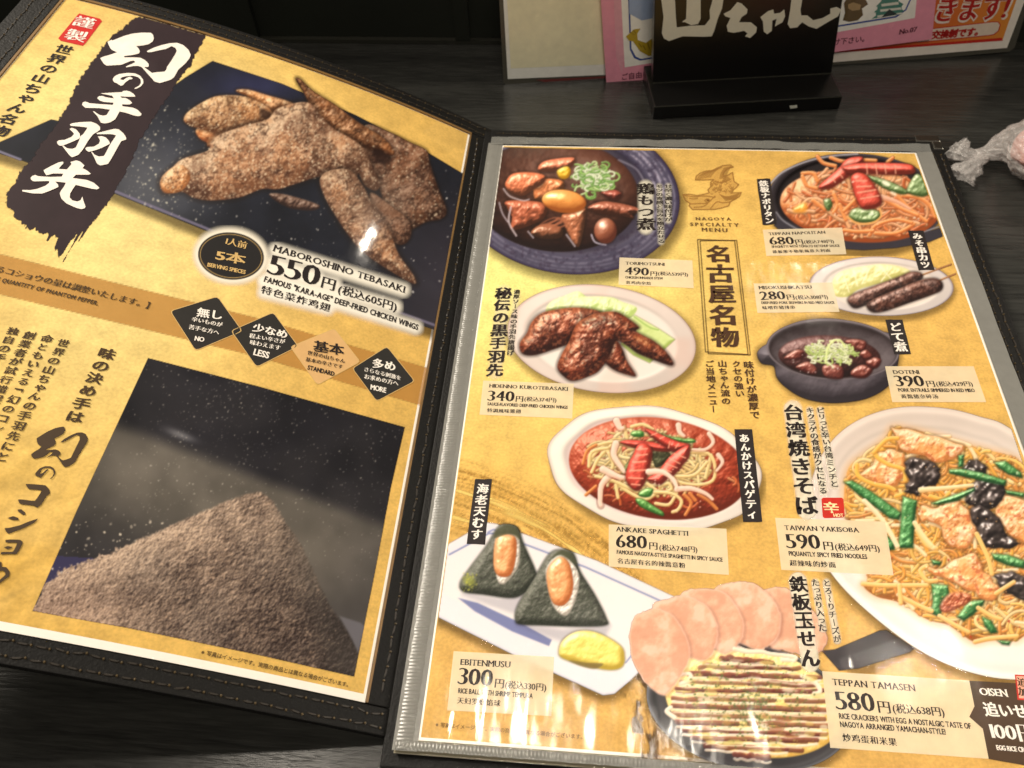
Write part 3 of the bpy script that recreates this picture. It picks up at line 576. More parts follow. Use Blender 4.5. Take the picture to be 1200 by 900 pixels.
    onion(M, 7, 965, 155, 1060, 160, 1170, 200, 1165, 245, 1060, 225, 980, 190); onion(M, 8, 590, 340, 690, 350, 700, 410, 660, 450, 645, 550, 585, 520, 600, 450); onion(M, 9, 750, 545, 820, 450, 920, 440, 910, 470, 850, 530, 790, 570)
    onion(M, 10, 310, 40, 360, 90, 360, 130, 300, 130); onion(M, 11, 905, 545, 960, 570, 1000, 640, 960, 650, 920, 600); onion(M, 12, 590, 190, 650, 205, 640, 225, 600, 220); onion(M, 13, 1000, 690, 1080, 700, 1070, 720, 1030, 715)
    fung(M, 9, 980, 290, 1060, 270, 1170, 300, 1200, 420, 1120, 430, 1020, 370)
    meat(M, 9, 560, 240, 640, 250, 760, 180, 860, 160, 920, 260, 1000, 360, 1000, 400, 960, 445, 860, 400, 720, 330, 620, 290)
    K2 = M
    for p in [(540, 460, 680, 450, 870, 430)]: cv.stroke(Z(*K, *p), 3.4, rgb(238, 214, 160), hi=rgb(252, 244, 214), lo=rgb(200, 156, 96), r1=2)
    for p in [(165, 340, 300, 350, 560, 350), (400, 420, 500, 470, 590, 510), (390, 350, 400, 460), (870, 30, 940, 180, 965, 280), (560, 230, 520, 260, 560, 320, 620, 320), (860, 700, 950, 680, 1120, 665), (990, 400, 1100, 330), (880, 490, 960, 540, 1020, 560), (640, 540, 760, 610, 820, 640), (500, 10, 560, 100, 620, 120)]:
        cv.stroke(Z(*K2, *p), 3.2, rgb(130, 70, 20), al=.35, n=4); cv.stroke(Z(*K2, *p), 2.6, rgb(238, 196, 116), hi=rgb(252, 228, 180), lo=rgb(200, 140, 66), n=4)
    cv.stroke(Z(*K, 180, 530, 300, 660, 390, 820), 2.8, rgb(240, 220, 180), hi=rgb(252, 244, 224), lo=rgb(206, 160, 104)); cv.stroke(Z(*K, 500, 670, 560, 760, 620, 830), 2.8, rgb(240, 214, 160), hi=rgb(252, 240, 214), lo=rgb(206, 160, 104))
    cv.relief(Z(*M, 640, 480, 700, 400, 820, 400, 830, 450, 740, 500, 670, 520), (rgb(110, 34, 20), rgb(170, 76, 52), rgb(214, 150, 120)), r=4, amp=2, cell=4, seed=170, al=.8, soft=2)
    cv.speckle(80, reg, rgb(255, 240, 214), (.5, 1.4), (.3, .8), ins); cv.speckle(50, (1060, 530, 1190, 720), rgb(220, 160, 90), (.5, 1.), (.5, .9), ins)
    cv.cut(PAGE_R); return cv

def art_rice_balls():
    cv = Canvas(494, 606, 792, 832, 1.05); K = (500, 550, 3)
    out = Z(*K, 20, 330, 60, 280, 210, 195, 245, 200, 600, 330, 900, 470, 900, 560, 720, 740, 660, 790, 620, 795, 300, 650, 20, 510, -10, 480)
    cv.shadow_poly(np.array(out) + [-1, 5], 10, .5, (.28, .2, .06))
    cv.poly(out, rgb(200, 200, 216), 1.2); cv.poly(np.array(out) + [0, -2.5], rgb(226, 222, 226), 1.5)
    inn = Z(*K, 60, 320, 215, 220, 250, 225, 560, 345, 830, 460, 850, 490, 690, 690, 650, 715, 600, 710, 120, 470, 40, 430)
    cv.poly(inn, rgb(232, 226, 224), 1.5)
    cv.over(cv.full(), rgb(210, 204, 220), .25 * fbm(cv.X, cv.Y, 50, 4) * (cv.a > .95))
    for p, w in [((80, 300, 220, 225, 250, 228, 560, 345, 820, 462), 1.1), ((215, 222, 235, 212, 300, 235), .9), ((55, 400, 60, 330), .7), ((700, 680, 840, 500), .9)]: cv.stroke(Z(*K, *p), w, rgb(104, 114, 170), al=.75, smooth=False)
    cv.poly(Z(*K, 110, 452, 180, 470, 330, 540, 440, 600, 430, 622, 300, 570, 170, 500), rgb(96, 104, 158), 1., al=.85); cv.poly(Z(*K, 560, 650, 640, 690, 700, 665, 640, 702, 560, 672), rgb(120, 124, 170), 1.5, al=.4)
    cv.shadow_poly(np.array(Z(*K, 130, 440, 260, 460, 390, 440, 420, 480, 300, 500)), 6, .25, (.3, .28, .4)); cv.shadow_poly(np.array(Z(*K, 320, 545, 480, 570, 640, 550, 620, 590, 480, 600)), 7, .28, (.3, .28, .4))
    N = (rgb(38, 42, 34), rgb(78, 80, 70), rgb(132, 132, 122))
    def ball(b, sh, ri, i):
        cv.relief(Z(*K, *b), N, r=12, amp=1.2, cell=5, seed=180 + i, spec=.12, grain=.10, shadow=2, oct=4, contrast=.9)
        cv.relief(Z(*K, *ri), (rgb(160, 150, 140), rgb(222, 216, 208), rgb(244, 240, 234)), r=4, amp=1.5, cell=3.2, seed=190 + i, spec=.2)
        cv.relief(Z(*K, *sh), (rgb(170, 90, 40), rgb(226, 152, 96), rgb(244, 196, 150)), r=9, amp=.9, cell=8, seed=195 + i, spec=.45, shin=20, shadow=1)
    ball((118, 400, 150, 350, 210, 270, 250, 205, 280, 193, 320, 205, 340, 260, 380, 350, 388, 390, 350, 430, 300, 452, 200, 440, 130, 430), (245, 240, 290, 230, 315, 250, 310, 330, 290, 375, 250, 372, 235, 330), (240, 245, 290, 228, 325, 245, 325, 330, 300, 375, 268, 405, 245, 375), 0)
    ball((312, 530, 320, 480, 380, 380, 430, 300, 470, 283, 515, 295, 540, 360, 590, 440, 630, 520, 628, 548, 520, 552, 400, 548, 330, 545), (425, 350, 465, 308, 500, 330, 515, 400, 505, 450, 480, 478, 445, 470, 425, 410), (420, 350, 470, 300, 520, 340, 537, 390, 520, 470, 490, 515, 450, 490, 428, 430), 1)
    cv.poly(Z(*K, 245, 215, 280, 196, 315, 205, 330, 245, 290, 228, 240, 242), rgb(70, 72, 48), 1.5, True, .8); cv.poly(Z(*K, 430, 320, 470, 286, 510, 298, 527, 335, 470, 303), rgb(66, 70, 46), 1.5, True, .8)
    cv.ell(550, 681, 7, 5.5, rgb(150, 156, 50), .3, 3, .6); cv.speckle(40, (541, 672, 560, 694), rgb(180, 180, 70), (.6, 1.2), (.3, .8))
    cv.relief(Z(*K, 465, 640, 480, 600, 530, 570, 600, 575, 680, 620, 695, 660, 685, 695, 640, 705, 560, 690, 480, 665), (rgb(176, 150, 40), rgb(228, 208, 100), rgb(244, 232, 160)), r=9, amp=.8, cell=9, seed=199, spec=.3, shadow=2)
    cv.poly(Z(*K, 500, 672, 560, 680, 620, 684, 590, 702, 540, 692), rgb(110, 92, 44), 1.2, True, .85)
    cv.cut(PAGE_R); return cv

def art_tamasen():
    cv = Canvas(736, 678, 1096, 912, 1.1); K = (730, 680, 4.285)
    hd = [(985, 765), (1036, 735), (1064, 760), (1000, 794)]
    cv.shadow_poly(np.array(hd) + [2, 5], 8, .4)
    cv.poly(Z(900, 650, 3.6, 225, 405, 280, 400, 470, 320, 500, 318, 620, 395, 600, 410, 380, 480, 300, 490), rgb(66, 62, 64), 1.)
    cv.poly(Z(900, 650, 3.6, 300, 440, 560, 350, 600, 400, 600, 410, 380, 480, 310, 480), rgb(84, 80, 82), 2.)
    cx, cy, rx, ry, ro = 878, 829, 122, 74, .20
    cv.shadow_ell(cx + 1, cy + 5, rx, ry, 10, ro, .45)
    plate(cv, cx, cy, rx, ry, ro, rgb(64, 62, 66), .93, rgb(54, 52, 56), edge=rgb(110, 112, 122))
    cv.relief(None, (rgb(206, 160, 70), rgb(240, 214, 130), rgb(250, 236, 180)), r=12, amp=1.4, cell=8, seed=201, ell=(884, 824, 106, 62, .20), spec=.15)
    ins = cv.inside_ell(882, 826, 98, 58, .16); rs = cv.rs; yy = 771
    k = 0
    while yy < 886:
        h = math.sqrt(max(0, 1 - ((yy - 826) / 60) ** 2)); xa, xb = 888 - 96 * h - 4, 880 + 104 * h - 2 + (0 if yy > 790 else -10)
        dr = (rs.rand() - .3) * 5
        def line(y, r, c, hi, lo, amp, al=1.):
            n_ = 14; pts = [(xa + (xb - xa) * i / (n_ - 1), y + dr * i / n_ + rs.randn() * amp + 3.5 * (i / n_) ) for i in range(n_)]
            i0 = 0
            while i0 < n_ - 2:
                L_ = 4 + rs.randint(9); cv.stroke(pts[i0:i0 + L_ + 1], r * (.7 + .5 * rs.rand()), c, hi=hi, lo=lo, al=al * (.65 + .35 * rs.rand()), n=3); i0 += L_ + (rs.rand() < .35)
        line(yy, 2.9, rgb(104, 46, 36), rgb(160, 84, 70), rgb(66, 20, 18), .9, .95)
        if k % 2 == 0: line(yy + 2.2, 1.0, rgb(74, 26, 26), rgb(110, 50, 44), rgb(50, 16, 16), .7, .8)
        line(yy + 5.0, 1.7, rgb(238, 226, 208), rgb(252, 246, 232), rgb(206, 180, 144), .9, .95)
        if k % 2: line(yy - 2.4, 1.0, rgb(244, 232, 206), rgb(252, 246, 232), rgb(206, 180, 144), .8, .9)
        yy += 8.6 + rs.rand() * 1.5; k += 1
    for p in [(270, 480, 330, 470, 340, 500, 290, 520), (240, 640, 220, 660, 260, 690), (900, 480, 970, 520, 990, 560, 960, 570), (830, 380, 860, 400, 800, 400), (580, 340, 640, 360, 700, 345)]:
        cv.stroke(Z(*K, *p), 2.6, rgb(240, 226, 206), hi=rgb(252, 246, 232), lo=rgb(206, 180, 144))
    for _ in range(90):
        x, y = 796 + rs.rand() * 172, 766 + rs.rand() * 116
        if ins(x, y): cv.ell(x, y, 3 + rs.rand() * 7, 1.4 + rs.rand() * 2.2, [rgb(236, 212, 120), rgb(244, 232, 206), rgb(222, 196, 100), rgb(206, 190, 110), rgb(150, 84, 56)][rs.randint(5)], .05, 1.4, .3 + .4 * rs.rand())
    cv.speckle(1100, (800, 765, 960, 880), rgb(84, 104, 46), (.5, 1.4), (.35, .95), lambda x, y: ins(x, y) and (((x - 880) / 90) ** 2 + ((y - 822) / 55) ** 2) < .25 + .8 * rs.rand())
    cv.speckle(170, (858, 808, 900, 850), rgb(74, 92, 48), (.6, 1.6), (.3, .8), cv.inside_ell(880, 830, 20, 20)); cv.speckle(160, (800, 765, 960, 880), rgb(176, 172, 80), (.6, 1.6), (.3, .7), ins)
    H = (rgb(186, 124, 96), rgb(226, 172, 142), rgb(240, 204, 180))
    def ham(i, *p):
        P = catmull(Z(*K, *p), True, 6); P = P + rs.randn(*P.shape) * .35
        cv.shadow_poly(P + [2.5, 1.5], 3.5, .30, (.5, .26, .2)); cv.relief(P, H, r=5, amp=1.1, cell=7, seed=210 + i, spec=.03, smooth=False, shadow=0, contrast=.28, grain=.04, oct=4)
        sl = cv.sub(P[:, 0].min(), P[:, 1].min(), P[:, 0].max(), P[:, 1].max()); g = fbm(cv.X[sl], cv.Y[sl], 20, 250 + i, 3); mk = sstep(0, -2, cv.sd_poly(sl, P)); cv.over(sl, rgb(206, 146, 116), .5 * mk * sstep(.5, .7, g)); cv.over(sl, rgb(246, 216, 196), .5 * mk * sstep(.46, .3, g))
        cv.stroke(np.vstack([P, P[:1]]), .8, rgb(246, 216, 200), al=.4, smooth=False, soft=1.)
    ham(0, 700, 60, 800, 40, 850, 60, 960, 160, 1015, 250, 1020, 320, 970, 370, 900, 375, 800, 350, 740, 330, 690, 200)
    ham(1, 460, 60, 520, 20, 600, 10, 680, 30, 760, 110, 790, 200, 770, 290, 700, 345, 620, 330, 520, 250)
    ham(2, 290, 80, 380, 45, 500, 60, 580, 150, 605, 240, 580, 320, 520, 370, 470, 350, 380, 250)
    ham(3, 150, 140, 230, 95, 310, 80, 420, 130, 470, 220, 470, 300, 440, 380, 380, 400, 280, 340)
    ham(4, 50, 200, 90, 165, 160, 145, 230, 165, 290, 230, 330, 330, 330, 400, 290, 480, 230, 560, 190, 575, 110, 510, 50, 400, 35, 300)
    cv.stroke(Z(*K, 560, 345, 620, 360, 700, 360, 740, 370, 860, 385, 860, 405), 2.4, rgb(240, 224, 200), hi=rgb(252, 246, 232), lo=rgb(206, 170, 140))
    cv.cut(PAGE_R); return cv

def art_gold_brush():
    """the streaky darker sweep printed across the lower half of the page"""
    cv = Canvas(494, 505, 850, 892, 1.4); X, Y = cv.X, cv.Y
    dx, dy = X - 455, Y - 905; r = np.sqrt(dx ** 2 + (dy * 1.02) ** 2); a = np.arctan2(dy, dx)
    st = fbm(r * 3.0, a * 60, 7, 61, 3); gr = fbm(X, Y, 2.4, 62, 2)
    m = sstep(292, 312, r + 8 * st) * sstep(384, 366, r - 8 * st)
    cv.over(cv.full(), rgb(206, 160, 66), .42 * m * sstep(.3, .7, gr * .5 + st * .6))
    cv.over(cv.full(), rgb(150, 108, 44), .42 * m * sstep(.57, .68, st) * sstep(.35, .6, gr))
    cv.over(cv.full(), rgb(246, 222, 130), .75 * sstep(.5, .7, fbm(r * 2, a * 40, 9, 66, 3)) * (np.exp(-((r - 312) / 9) ** 2) + np.exp(-((r - 345) / 7) ** 2)))
    cv.over(cv.full(), rgb(74, 48, 22), .8 * sstep(.54, .62, fbm(X, Y, 9, 64, 3, 1.35, 2.4)) * sstep(22, 8, np.abs(X - 752 + (Y - 840) * -.14)) * sstep(770, 800, Y))
    cv.cut(PAGE_R); return cv

# ---- left page -------------------------------------------------------------------------------------
def art_big_wings():
    cv = Canvas(-4, 66, 545, 400, 1.0); A = (180, 40, 3.0)
    X, Y = cv.X, cv.Y
    out = [(-8, 194), (52, 176), (62, 176), (110, 150), (188, 105), (217, 91), (249, 71.5), (330, 98), (417, 135), (500, 178), (544.5, 204), (524, 320), (512, 372), (500, 378), (478, 372), (378, 322), (250, 272), (132, 222), (100, 214), (20, 186), (-8, 172)]
    out = [(-8, 170), (60, 140), (110, 150), (188, 112), (217, 91), (249, 71.5), (330, 98), (417, 135), (500, 178), (545, 205), (536, 250), (524, 320), (511, 387), (470, 374), (378, 330), (250, 274), (132, 226), (20, 186), (-8, 178)]
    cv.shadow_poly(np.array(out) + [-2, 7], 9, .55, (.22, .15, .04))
    sl = cv.full(); d = cv.sd_poly(sl, out); n = fbm(X, Y, 30, 301, 3)
    base = rgb(27, 29, 38)[None, None] * (.8 + .5 * n[..., None]); fog = np.exp(-(((X - 175) / 70) ** 2 + ((Y - 215) / 60) ** 2))[..., None]
    base = base + fog * .22 + np.exp(-((X - 300) / 60) ** 2 - ((Y - 100) / 22) ** 2)[..., None] * rgb(20, 20, 50)[None, None] * .7
    base = base + (rgb(70, 62, 72) - base) * (sstep(400, 540, X) * sstep(180, 330, Y) * .6)[..., None]
    cv.over(sl, np.clip(base, 0, 1), sstep(.6, -.6, d))
    cv.stroke([(-6, 175.5), (24, 187)], 1.4, rgb(120, 116, 140), smooth=False)
    cv.stroke([(132, 223), (250, 271), (378, 324), (470, 367), (512, 382)], 1.5, rgb(116, 110, 136), smooth=False, al=.9)
    ins = in_poly(out)
    cv.speckle(760, (140, 110, 270, 260), rgb(222, 216, 196), (.25, 1.3), (.15, .9), lambda x, y: ins(x, y) and cv.rs.rand() < math.exp(-((x - 190) / 60.) ** 2 - ((y - 200) / 55.) ** 2) * 1.1)
    cv.speckle(240, (180, 230, 460, 350), rgb(216, 210, 200), (.25, 1.0), (.15, .8), ins); cv.speckle(60, (440, 200, 540, 350), rgb(214, 210, 206), (.4, 1.2), (.25, .9), ins)
    C = (rgb(84, 54, 40), rgb(176, 132, 102), rgb(232, 200, 166)); C2 = (rgb(120, 72, 40), rgb(214, 156, 108), rgb(246, 212, 170)); Cd = (rgb(56, 34, 26), rgb(128, 90, 70), rgb(200, 164, 138))
    def dust(P, n, seed, col=rgb(244, 226, 196)):
        f = in_poly(P); P = np.array(P)
        cv.speckle(n, (P[:, 0].min(), P[:, 1].min(), P[:, 0].max(), P[:, 1].max()), col, (.4, 1.1), (.15, .7), f)
        cv.speckle(n // 2, (P[:, 0].min(), P[:, 1].min(), P[:, 0].max(), P[:, 1].max()), rgb(60, 36, 26), (.5, 1.4), (.15, .5), f)
    # rear right wing
    P = Z(*A, 745, 320, 830, 345, 900, 380, 960, 410, 970, 450, 1000, 540, 1030, 620, 1010, 650, 960, 660, 900, 690, 850, 700, 820, 640, 800, 560, 770, 480, 700, 400)
    wing(cv, P, Cd, 311, r=24, amp=3.6, cell=9, spec=.05, grain=.09); dust(P, 700, 1)
    P = Z(*A, 760, 560, 830, 600, 900, 660, 900, 720, 860, 740, 800, 690); wing(cv, P, Cd, 312, r=10, amp=3, cell=8, spec=.05, grain=.09)
    # thin tip at the top
    P = Z(*A, 500, 160, 515, 158, 560, 200, 640, 250, 720, 310, 800, 360, 840, 400, 845, 425, 800, 420, 700, 380, 620, 330, 560, 270, 530, 210)
    wing(cv, P, (rgb(56, 30, 18), rgb(140, 90, 56), rgb(206, 160, 116)), 313, r=10, amp=3, cell=7, spec=.3, grain=.07); dust(P, 120, 2)
    cv.poly(Z(*A, 770, 400, 840, 430, 820, 460, 780, 450), rgb(30, 16, 14), 4, True, .8)
    # left rear wing
    P = Z(*A, 290, 200, 330, 195, 400, 215, 470, 235, 490, 250, 430, 275, 400, 270, 350, 230); wing(cv, P, C2, 314, r=9, amp=2.5, cell=6, spec=.2, grain=.06)
    P = Z(*A, 150, 335, 200, 320, 300, 330, 290, 360, 200, 395, 185, 380, 160, 365); wing(cv, P, (rgb(140, 74, 40), rgb(214, 150, 100), rgb(244, 204, 160)), 315, r=9, amp=2, cell=7, spec=.15, grain=.04)
    P = Z(*A, 106, 300, 125, 270, 200, 225, 260, 215, 330, 222, 400, 255, 420, 290, 380, 320, 320, 345, 240, 350, 150, 330, 120, 318); wing(cv, P, (rgb(90, 54, 32), rgb(186, 138, 98), rgb(240, 206, 160)), 316, r=16, amp=3, cell=8, spec=.08, grain=.09); dust(P, 420, 3)
    cv.poly(Z(*A, 375, 262, 410, 275, 405, 298, 380, 290), rgb(50, 30, 22), 2, True, .8)
    cv.relief(Z(*A, 410, 560, 470, 565, 580, 600, 560, 620, 480, 612, 420, 580), Cd, r=6, amp=2, cell=6, al=.7)
    # main body
    P = Z(*A, 22, 530, 30, 500, 60, 475, 100, 440, 190, 410, 200, 380, 240, 350, 330, 320, 400, 300, 440, 260, 540, 240, 590, 290, 630, 330, 700, 370, 745, 410, 770, 470, 795, 525, 780, 550, 740, 530, 720, 490, 700, 530, 600, 500, 520, 520, 440, 545, 380, 545, 300, 575, 200, 585, 140, 575, 100, 555, 40, 560)
    wing(cv, P, C, 317, r=34, amp=4.5, cell=11, spec=.05, grain=.10, shadow=5); dust(P, 2600, 4)
    P = Z(*A, 24, 525, 50, 480, 100, 460, 130, 500, 100, 550, 45, 558); wing(cv, P, C2, 318, r=10, amp=3, cell=7, spec=.15, grain=.07, shadow=0); dust(P, 100, 9)
    P = Z(*A, 585, 510, 620, 480, 690, 480, 740, 540, 770, 600, 830, 690, 860, 770, 915, 850, 918, 878, 860, 850, 740, 770, 680, 700, 640, 640, 600, 570)
    wing(cv, P, C, 319, r=20, amp=3.4, cell=8, spec=.08, grain=.10, shadow=5); dust(P, 900, 5)
    cv.over(sl, rgb(120, 112, 106), .28 * np.exp(-(((X - 445) / 40) ** 2 + ((Y - 235) / 34) ** 2)) * (cv.a > .9))
    cv.cut([(-20, 40), (85, -6), (300, 60), (380, 93), (552, 157), (511, 387), (440, 800), (-20, 600)]); return cv

def art_pepper():
    cv = Canvas(30, 414, 480, 796, 1.0); X, Y = cv.X, cv.Y
    out = [(173.5, 419.5), (300, 452), (474.5, 500.5), (458, 572), (440, 668), (415, 793), (300, 767), (150, 736), (38, 716), (90, 598)]
    sl = cv.full(); d = cv.sd_poly(sl, out)
    base = rgb(26, 25, 31)[None, None] * np.ones(X.shape + (1,)); n = fbm(X, Y, 50, 401, 3)[..., None]
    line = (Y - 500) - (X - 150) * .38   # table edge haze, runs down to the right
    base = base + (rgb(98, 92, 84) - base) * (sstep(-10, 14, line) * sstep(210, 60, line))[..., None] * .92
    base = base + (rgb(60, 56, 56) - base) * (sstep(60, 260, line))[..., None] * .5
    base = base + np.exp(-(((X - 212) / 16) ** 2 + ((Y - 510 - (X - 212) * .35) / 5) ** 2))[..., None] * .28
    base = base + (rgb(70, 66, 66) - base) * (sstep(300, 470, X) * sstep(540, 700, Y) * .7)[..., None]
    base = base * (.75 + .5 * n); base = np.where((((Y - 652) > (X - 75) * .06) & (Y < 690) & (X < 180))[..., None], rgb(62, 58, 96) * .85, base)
    cv.over(sl, np.clip(base, 0, 1), sstep(.6, -.6, d)); ins = in_poly(out)
    cv.speckle(1500, (170, 425, 474, 600), rgb(206, 198, 186), (.2, .8), (.1, .75), lambda x, y: ins(x, y) and cv.rs.rand() < .25 + .75 * math.exp(-((x - 270) / 70.) ** 2 - ((y - 470) / 60.) ** 2))
    cv.speckle(900, (100, 470, 474, 680), rgb(206, 198, 186), (.2, .75), (.1, .6), ins); cv.speckle(120, (60, 610, 200, 700), rgb(220, 206, 186), (.5, 1.6), (.3, .9), ins)
    B = (0, 600, 3.0)
    mound = Z(*B, 100, 365, 140, 290, 160, 250, 220, 210, 300, 175, 380, 150, 480, 100, 560, 70, 640, 30, 740, -10, 800, -38, 860, -60, 920, -70, 955, -40, 1000, 30, 1060, 120, 1120, 250, 1160, 330, 1200, 390, 1235, 440, 1260, 500, 1245, 600, 1000, 560)
    edge = (fbm(X, Y, 4, 9, 3) - .5) * (3 + 12 * sstep(240, 60, X)); sd = cv.sd_poly(sl, mound) + edge; m = sstep(2.2, -1.6, sd)
    ridge = X - (318 + (Y - 580) * .05)
    top = sstep(70, 0, -sd) * sstep(330, 120, X + (Y - 600) * .2)          # pale upper slope
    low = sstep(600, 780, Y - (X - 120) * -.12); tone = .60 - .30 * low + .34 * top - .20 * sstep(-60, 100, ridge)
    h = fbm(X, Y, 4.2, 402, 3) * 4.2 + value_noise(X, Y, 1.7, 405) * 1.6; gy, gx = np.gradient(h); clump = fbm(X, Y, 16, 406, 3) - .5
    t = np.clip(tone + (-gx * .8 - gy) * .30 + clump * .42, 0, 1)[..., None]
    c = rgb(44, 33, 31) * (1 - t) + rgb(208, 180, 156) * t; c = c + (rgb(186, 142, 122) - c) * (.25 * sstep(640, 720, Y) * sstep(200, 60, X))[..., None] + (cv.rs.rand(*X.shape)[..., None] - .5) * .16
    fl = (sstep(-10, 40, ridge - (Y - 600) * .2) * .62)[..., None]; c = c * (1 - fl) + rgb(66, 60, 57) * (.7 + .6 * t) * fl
    cv.over(sl, np.clip(c, 0, 1), m * sstep(.6, -.6, d))
    f2 = in_poly(mound); cv.speckle(900, (60, 590, 400, 790), rgb(226, 190, 160), (.4, 1.5), (.1, .5), lambda x, y: f2(x, y) and ins(x, y)); cv.speckle(900, (60, 620, 400, 790), rgb(40, 28, 26), (.5, 1.8), (.1, .5), lambda x, y: f2(x, y) and ins(x, y))
    cv.poly([(398, 722), (423, 730), (428, 735), (420, 765), (414, 752)], rgb(120, 118, 130), 1.5, al=.6)
    cv.over(sl, rgb(150, 140, 126), .22 * np.exp(-(((X - 360) / 50) ** 2 + ((Y - 660) / 60) ** 2)) * (cv.a > .9)); cv.over(sl, rgb(140, 132, 124), .10 * (cv.a > .9) * sstep(.4, .8, fbm(X, Y, 60, 44, 2)))
    cv.a *= sstep(.6, -.6, d); return cv

def art_brush_banner():
    """big torn brush stroke behind the title"""
    cv = Canvas(2, 14, 246, 312, .8); X, Y = cv.X, cv.Y
    L = [(162, 19), (140, 36), (125, 48), (113, 66), (101, 83), (88, 104), (78, 126), (66, 146), (52, 164), (38, 186), (25, 200), (18, 215), (8, 226), (8, 240), (14, 246), (18, 256), (32, 266), (50, 272), (57, 281), (66, 288), (74, 306)]
    Rr = [(82, 290), (96, 276), (110, 262), (126, 238), (135, 224), (150, 196), (166, 160), (185, 132), (208, 96), (222, 78), (232, 58), (241, 42)]
    P = L + Rr; sl = cv.full(); d = cv.sd_poly(sl, P)
    e = (fbm(X, Y, 3.2, 501, 2) - .5) * 5; streak = (value_noise(X * .87 + Y * .5, X * 0, 2.2, 503) - .5) * 34 * sstep(250, 300, Y)
    m = sstep(.7, -.7, d + e + np.clip(streak, -2, 30)); m = np.where(Y < 60, np.maximum(m, sstep(.7, -.7, d) * (X > 170)), m)
    c = rgb(50, 38, 42)[None, None] * (.92 + .2 * fbm(X, Y, 22, 504, 3)[..., None])
    cv.over(sl, c, m); return cv

def art_goldfish_roof():
    """line drawing of a castle-roof fish ornament"""
    cv = Canvas(796, 188, 876, 250, .6); K = (790, 180, 11.25); br = rgb(150, 104, 48)
    bd = [(280, 350, 290, 300, 340, 260, 420, 230, 500, 225, 570, 190, 640, 160, 740, 150, 780, 180, 700, 200, 650, 250, 645, 300, 700, 290, 770, 250, 790, 370, 850, 410, 820, 450, 770, 490, 770, 520, 885, 515, 860, 570, 790, 610, 740, 640, 720, 690, 620, 720, 520, 740, 240, 738, 195, 690, 210, 660, 150, 620, 118, 545, 200, 535, 300, 555, 400, 535, 460, 520, 445, 480, 480, 440, 480, 380, 520, 345, 400, 350)]
    for b in bd: cv.poly(Z(*K, *b), rgb(206, 158, 80), .8, al=.35); q = Z(*K, *b); cv.stroke(q + q[:1], .45, br, smooth=False, al=.9)
    rs = cv.rs
    for k in range(9): cv.stroke(Z(*K, 300 + k * 22, 345 - k * 4, 340 + k * 26, 290 - k * 8, 420 + k * 26, 245 - k * 8), .32, br, al=.75)
    for k in range(7): cv.stroke(Z(*K, 600 + k * 12, 330, 620 + k * 16, 260 - k * 6, 660 + k * 16, 190 - k * 4), .3, br, al=.7)
    for k in range(6): cv.stroke(Z(*K, 620 + 8 * k, 380, 690 + 12 * k, 300 + k * 8), .3, br, al=.7)
    for k in range(9): cv.stroke(Z(*K, 600 + k * 10, 540 + k * 10, 700 + k * 12, 570 + k * 4, 860 - k * 6, 525 + k * 10), .3, br, al=.75)
    for k in range(60):
        x, y = 480 + rs.rand() * 300, 350 + rs.rand() * 180
        cv.stroke(Z(*K, x - 14, y, x, y + 14, x + 14, y), .3, br, al=.6)
    for p in [(200, 590, 250, 600, 310, 590), (118, 545, 250, 570, 400, 560, 540, 580), (210, 665, 330, 660, 440, 650, 540, 560), (260, 710, 380, 700, 440, 660), (480, 725, 560, 640, 640, 650, 740, 640), (400, 620, 440, 600, 470, 620, 440, 650, 400, 620)]: cv.stroke(Z(*K, *p), .4, br, al=.9)
    cv.ell(829.5, 235, 1.4, 1., rgb(110, 70, 30)); return cv
# ------------------------------------------------------------------ lettering
_g = {}
def glyph(ch):
    """outline-based glyph in em units: verts, faces, per-vertex edge normals, advance"""
    if ch in _g: return _g[ch]
    cu = bpy.data.curves.new("t", 'FONT'); cu.body = ch; cu.resolution_u = 3; o = bpy.data.objects.new("t", cu); COL.objects.link(o)
    me = bpy.data.meshes.new_from_object(o.evaluated_get(bpy.context.evaluated_depsgraph_get()))
    n = len(me.vertices); co = np.zeros(n * 3); me.vertices.foreach_get("co", co); co = co.reshape(-1, 3)[:, :2]
    F_ = [tuple(p.vertices) for p in me.polygons]
    bpy.data.objects.remove(o); bpy.data.curves.remove(cu); bpy.data.meshes.remove(me)
    cnt = {}
    for f in F_:
        ar = 0
        for i in range(len(f)):
            a, b = co[f[i]], co[f[(i + 1) % len(f)]]; ar += a[0] * b[1] - a[1] * b[0]
        ff = f if ar > 0 else f[::-1]
        for i in range(len(ff)): cnt[(ff[i], ff[(i + 1) % len(ff)])] = 1
    # merge doubles logically (font meshes share vertices already); boundary = directed edges without a twin
    bd = [e for e in cnt if (e[1], e[0]) not in cnt]; nn = [[] for _ in range(n)]
    for a, b in bd:
        e = co[b] - co[a]; L = np.hypot(*e)
        if L > 1e-7: q = np.array([e[1], -e[0]]) / L; nn[a].append(q); nn[b].append(q)
    _g[ch] = (co, F_, nn, bd); return _g[ch]
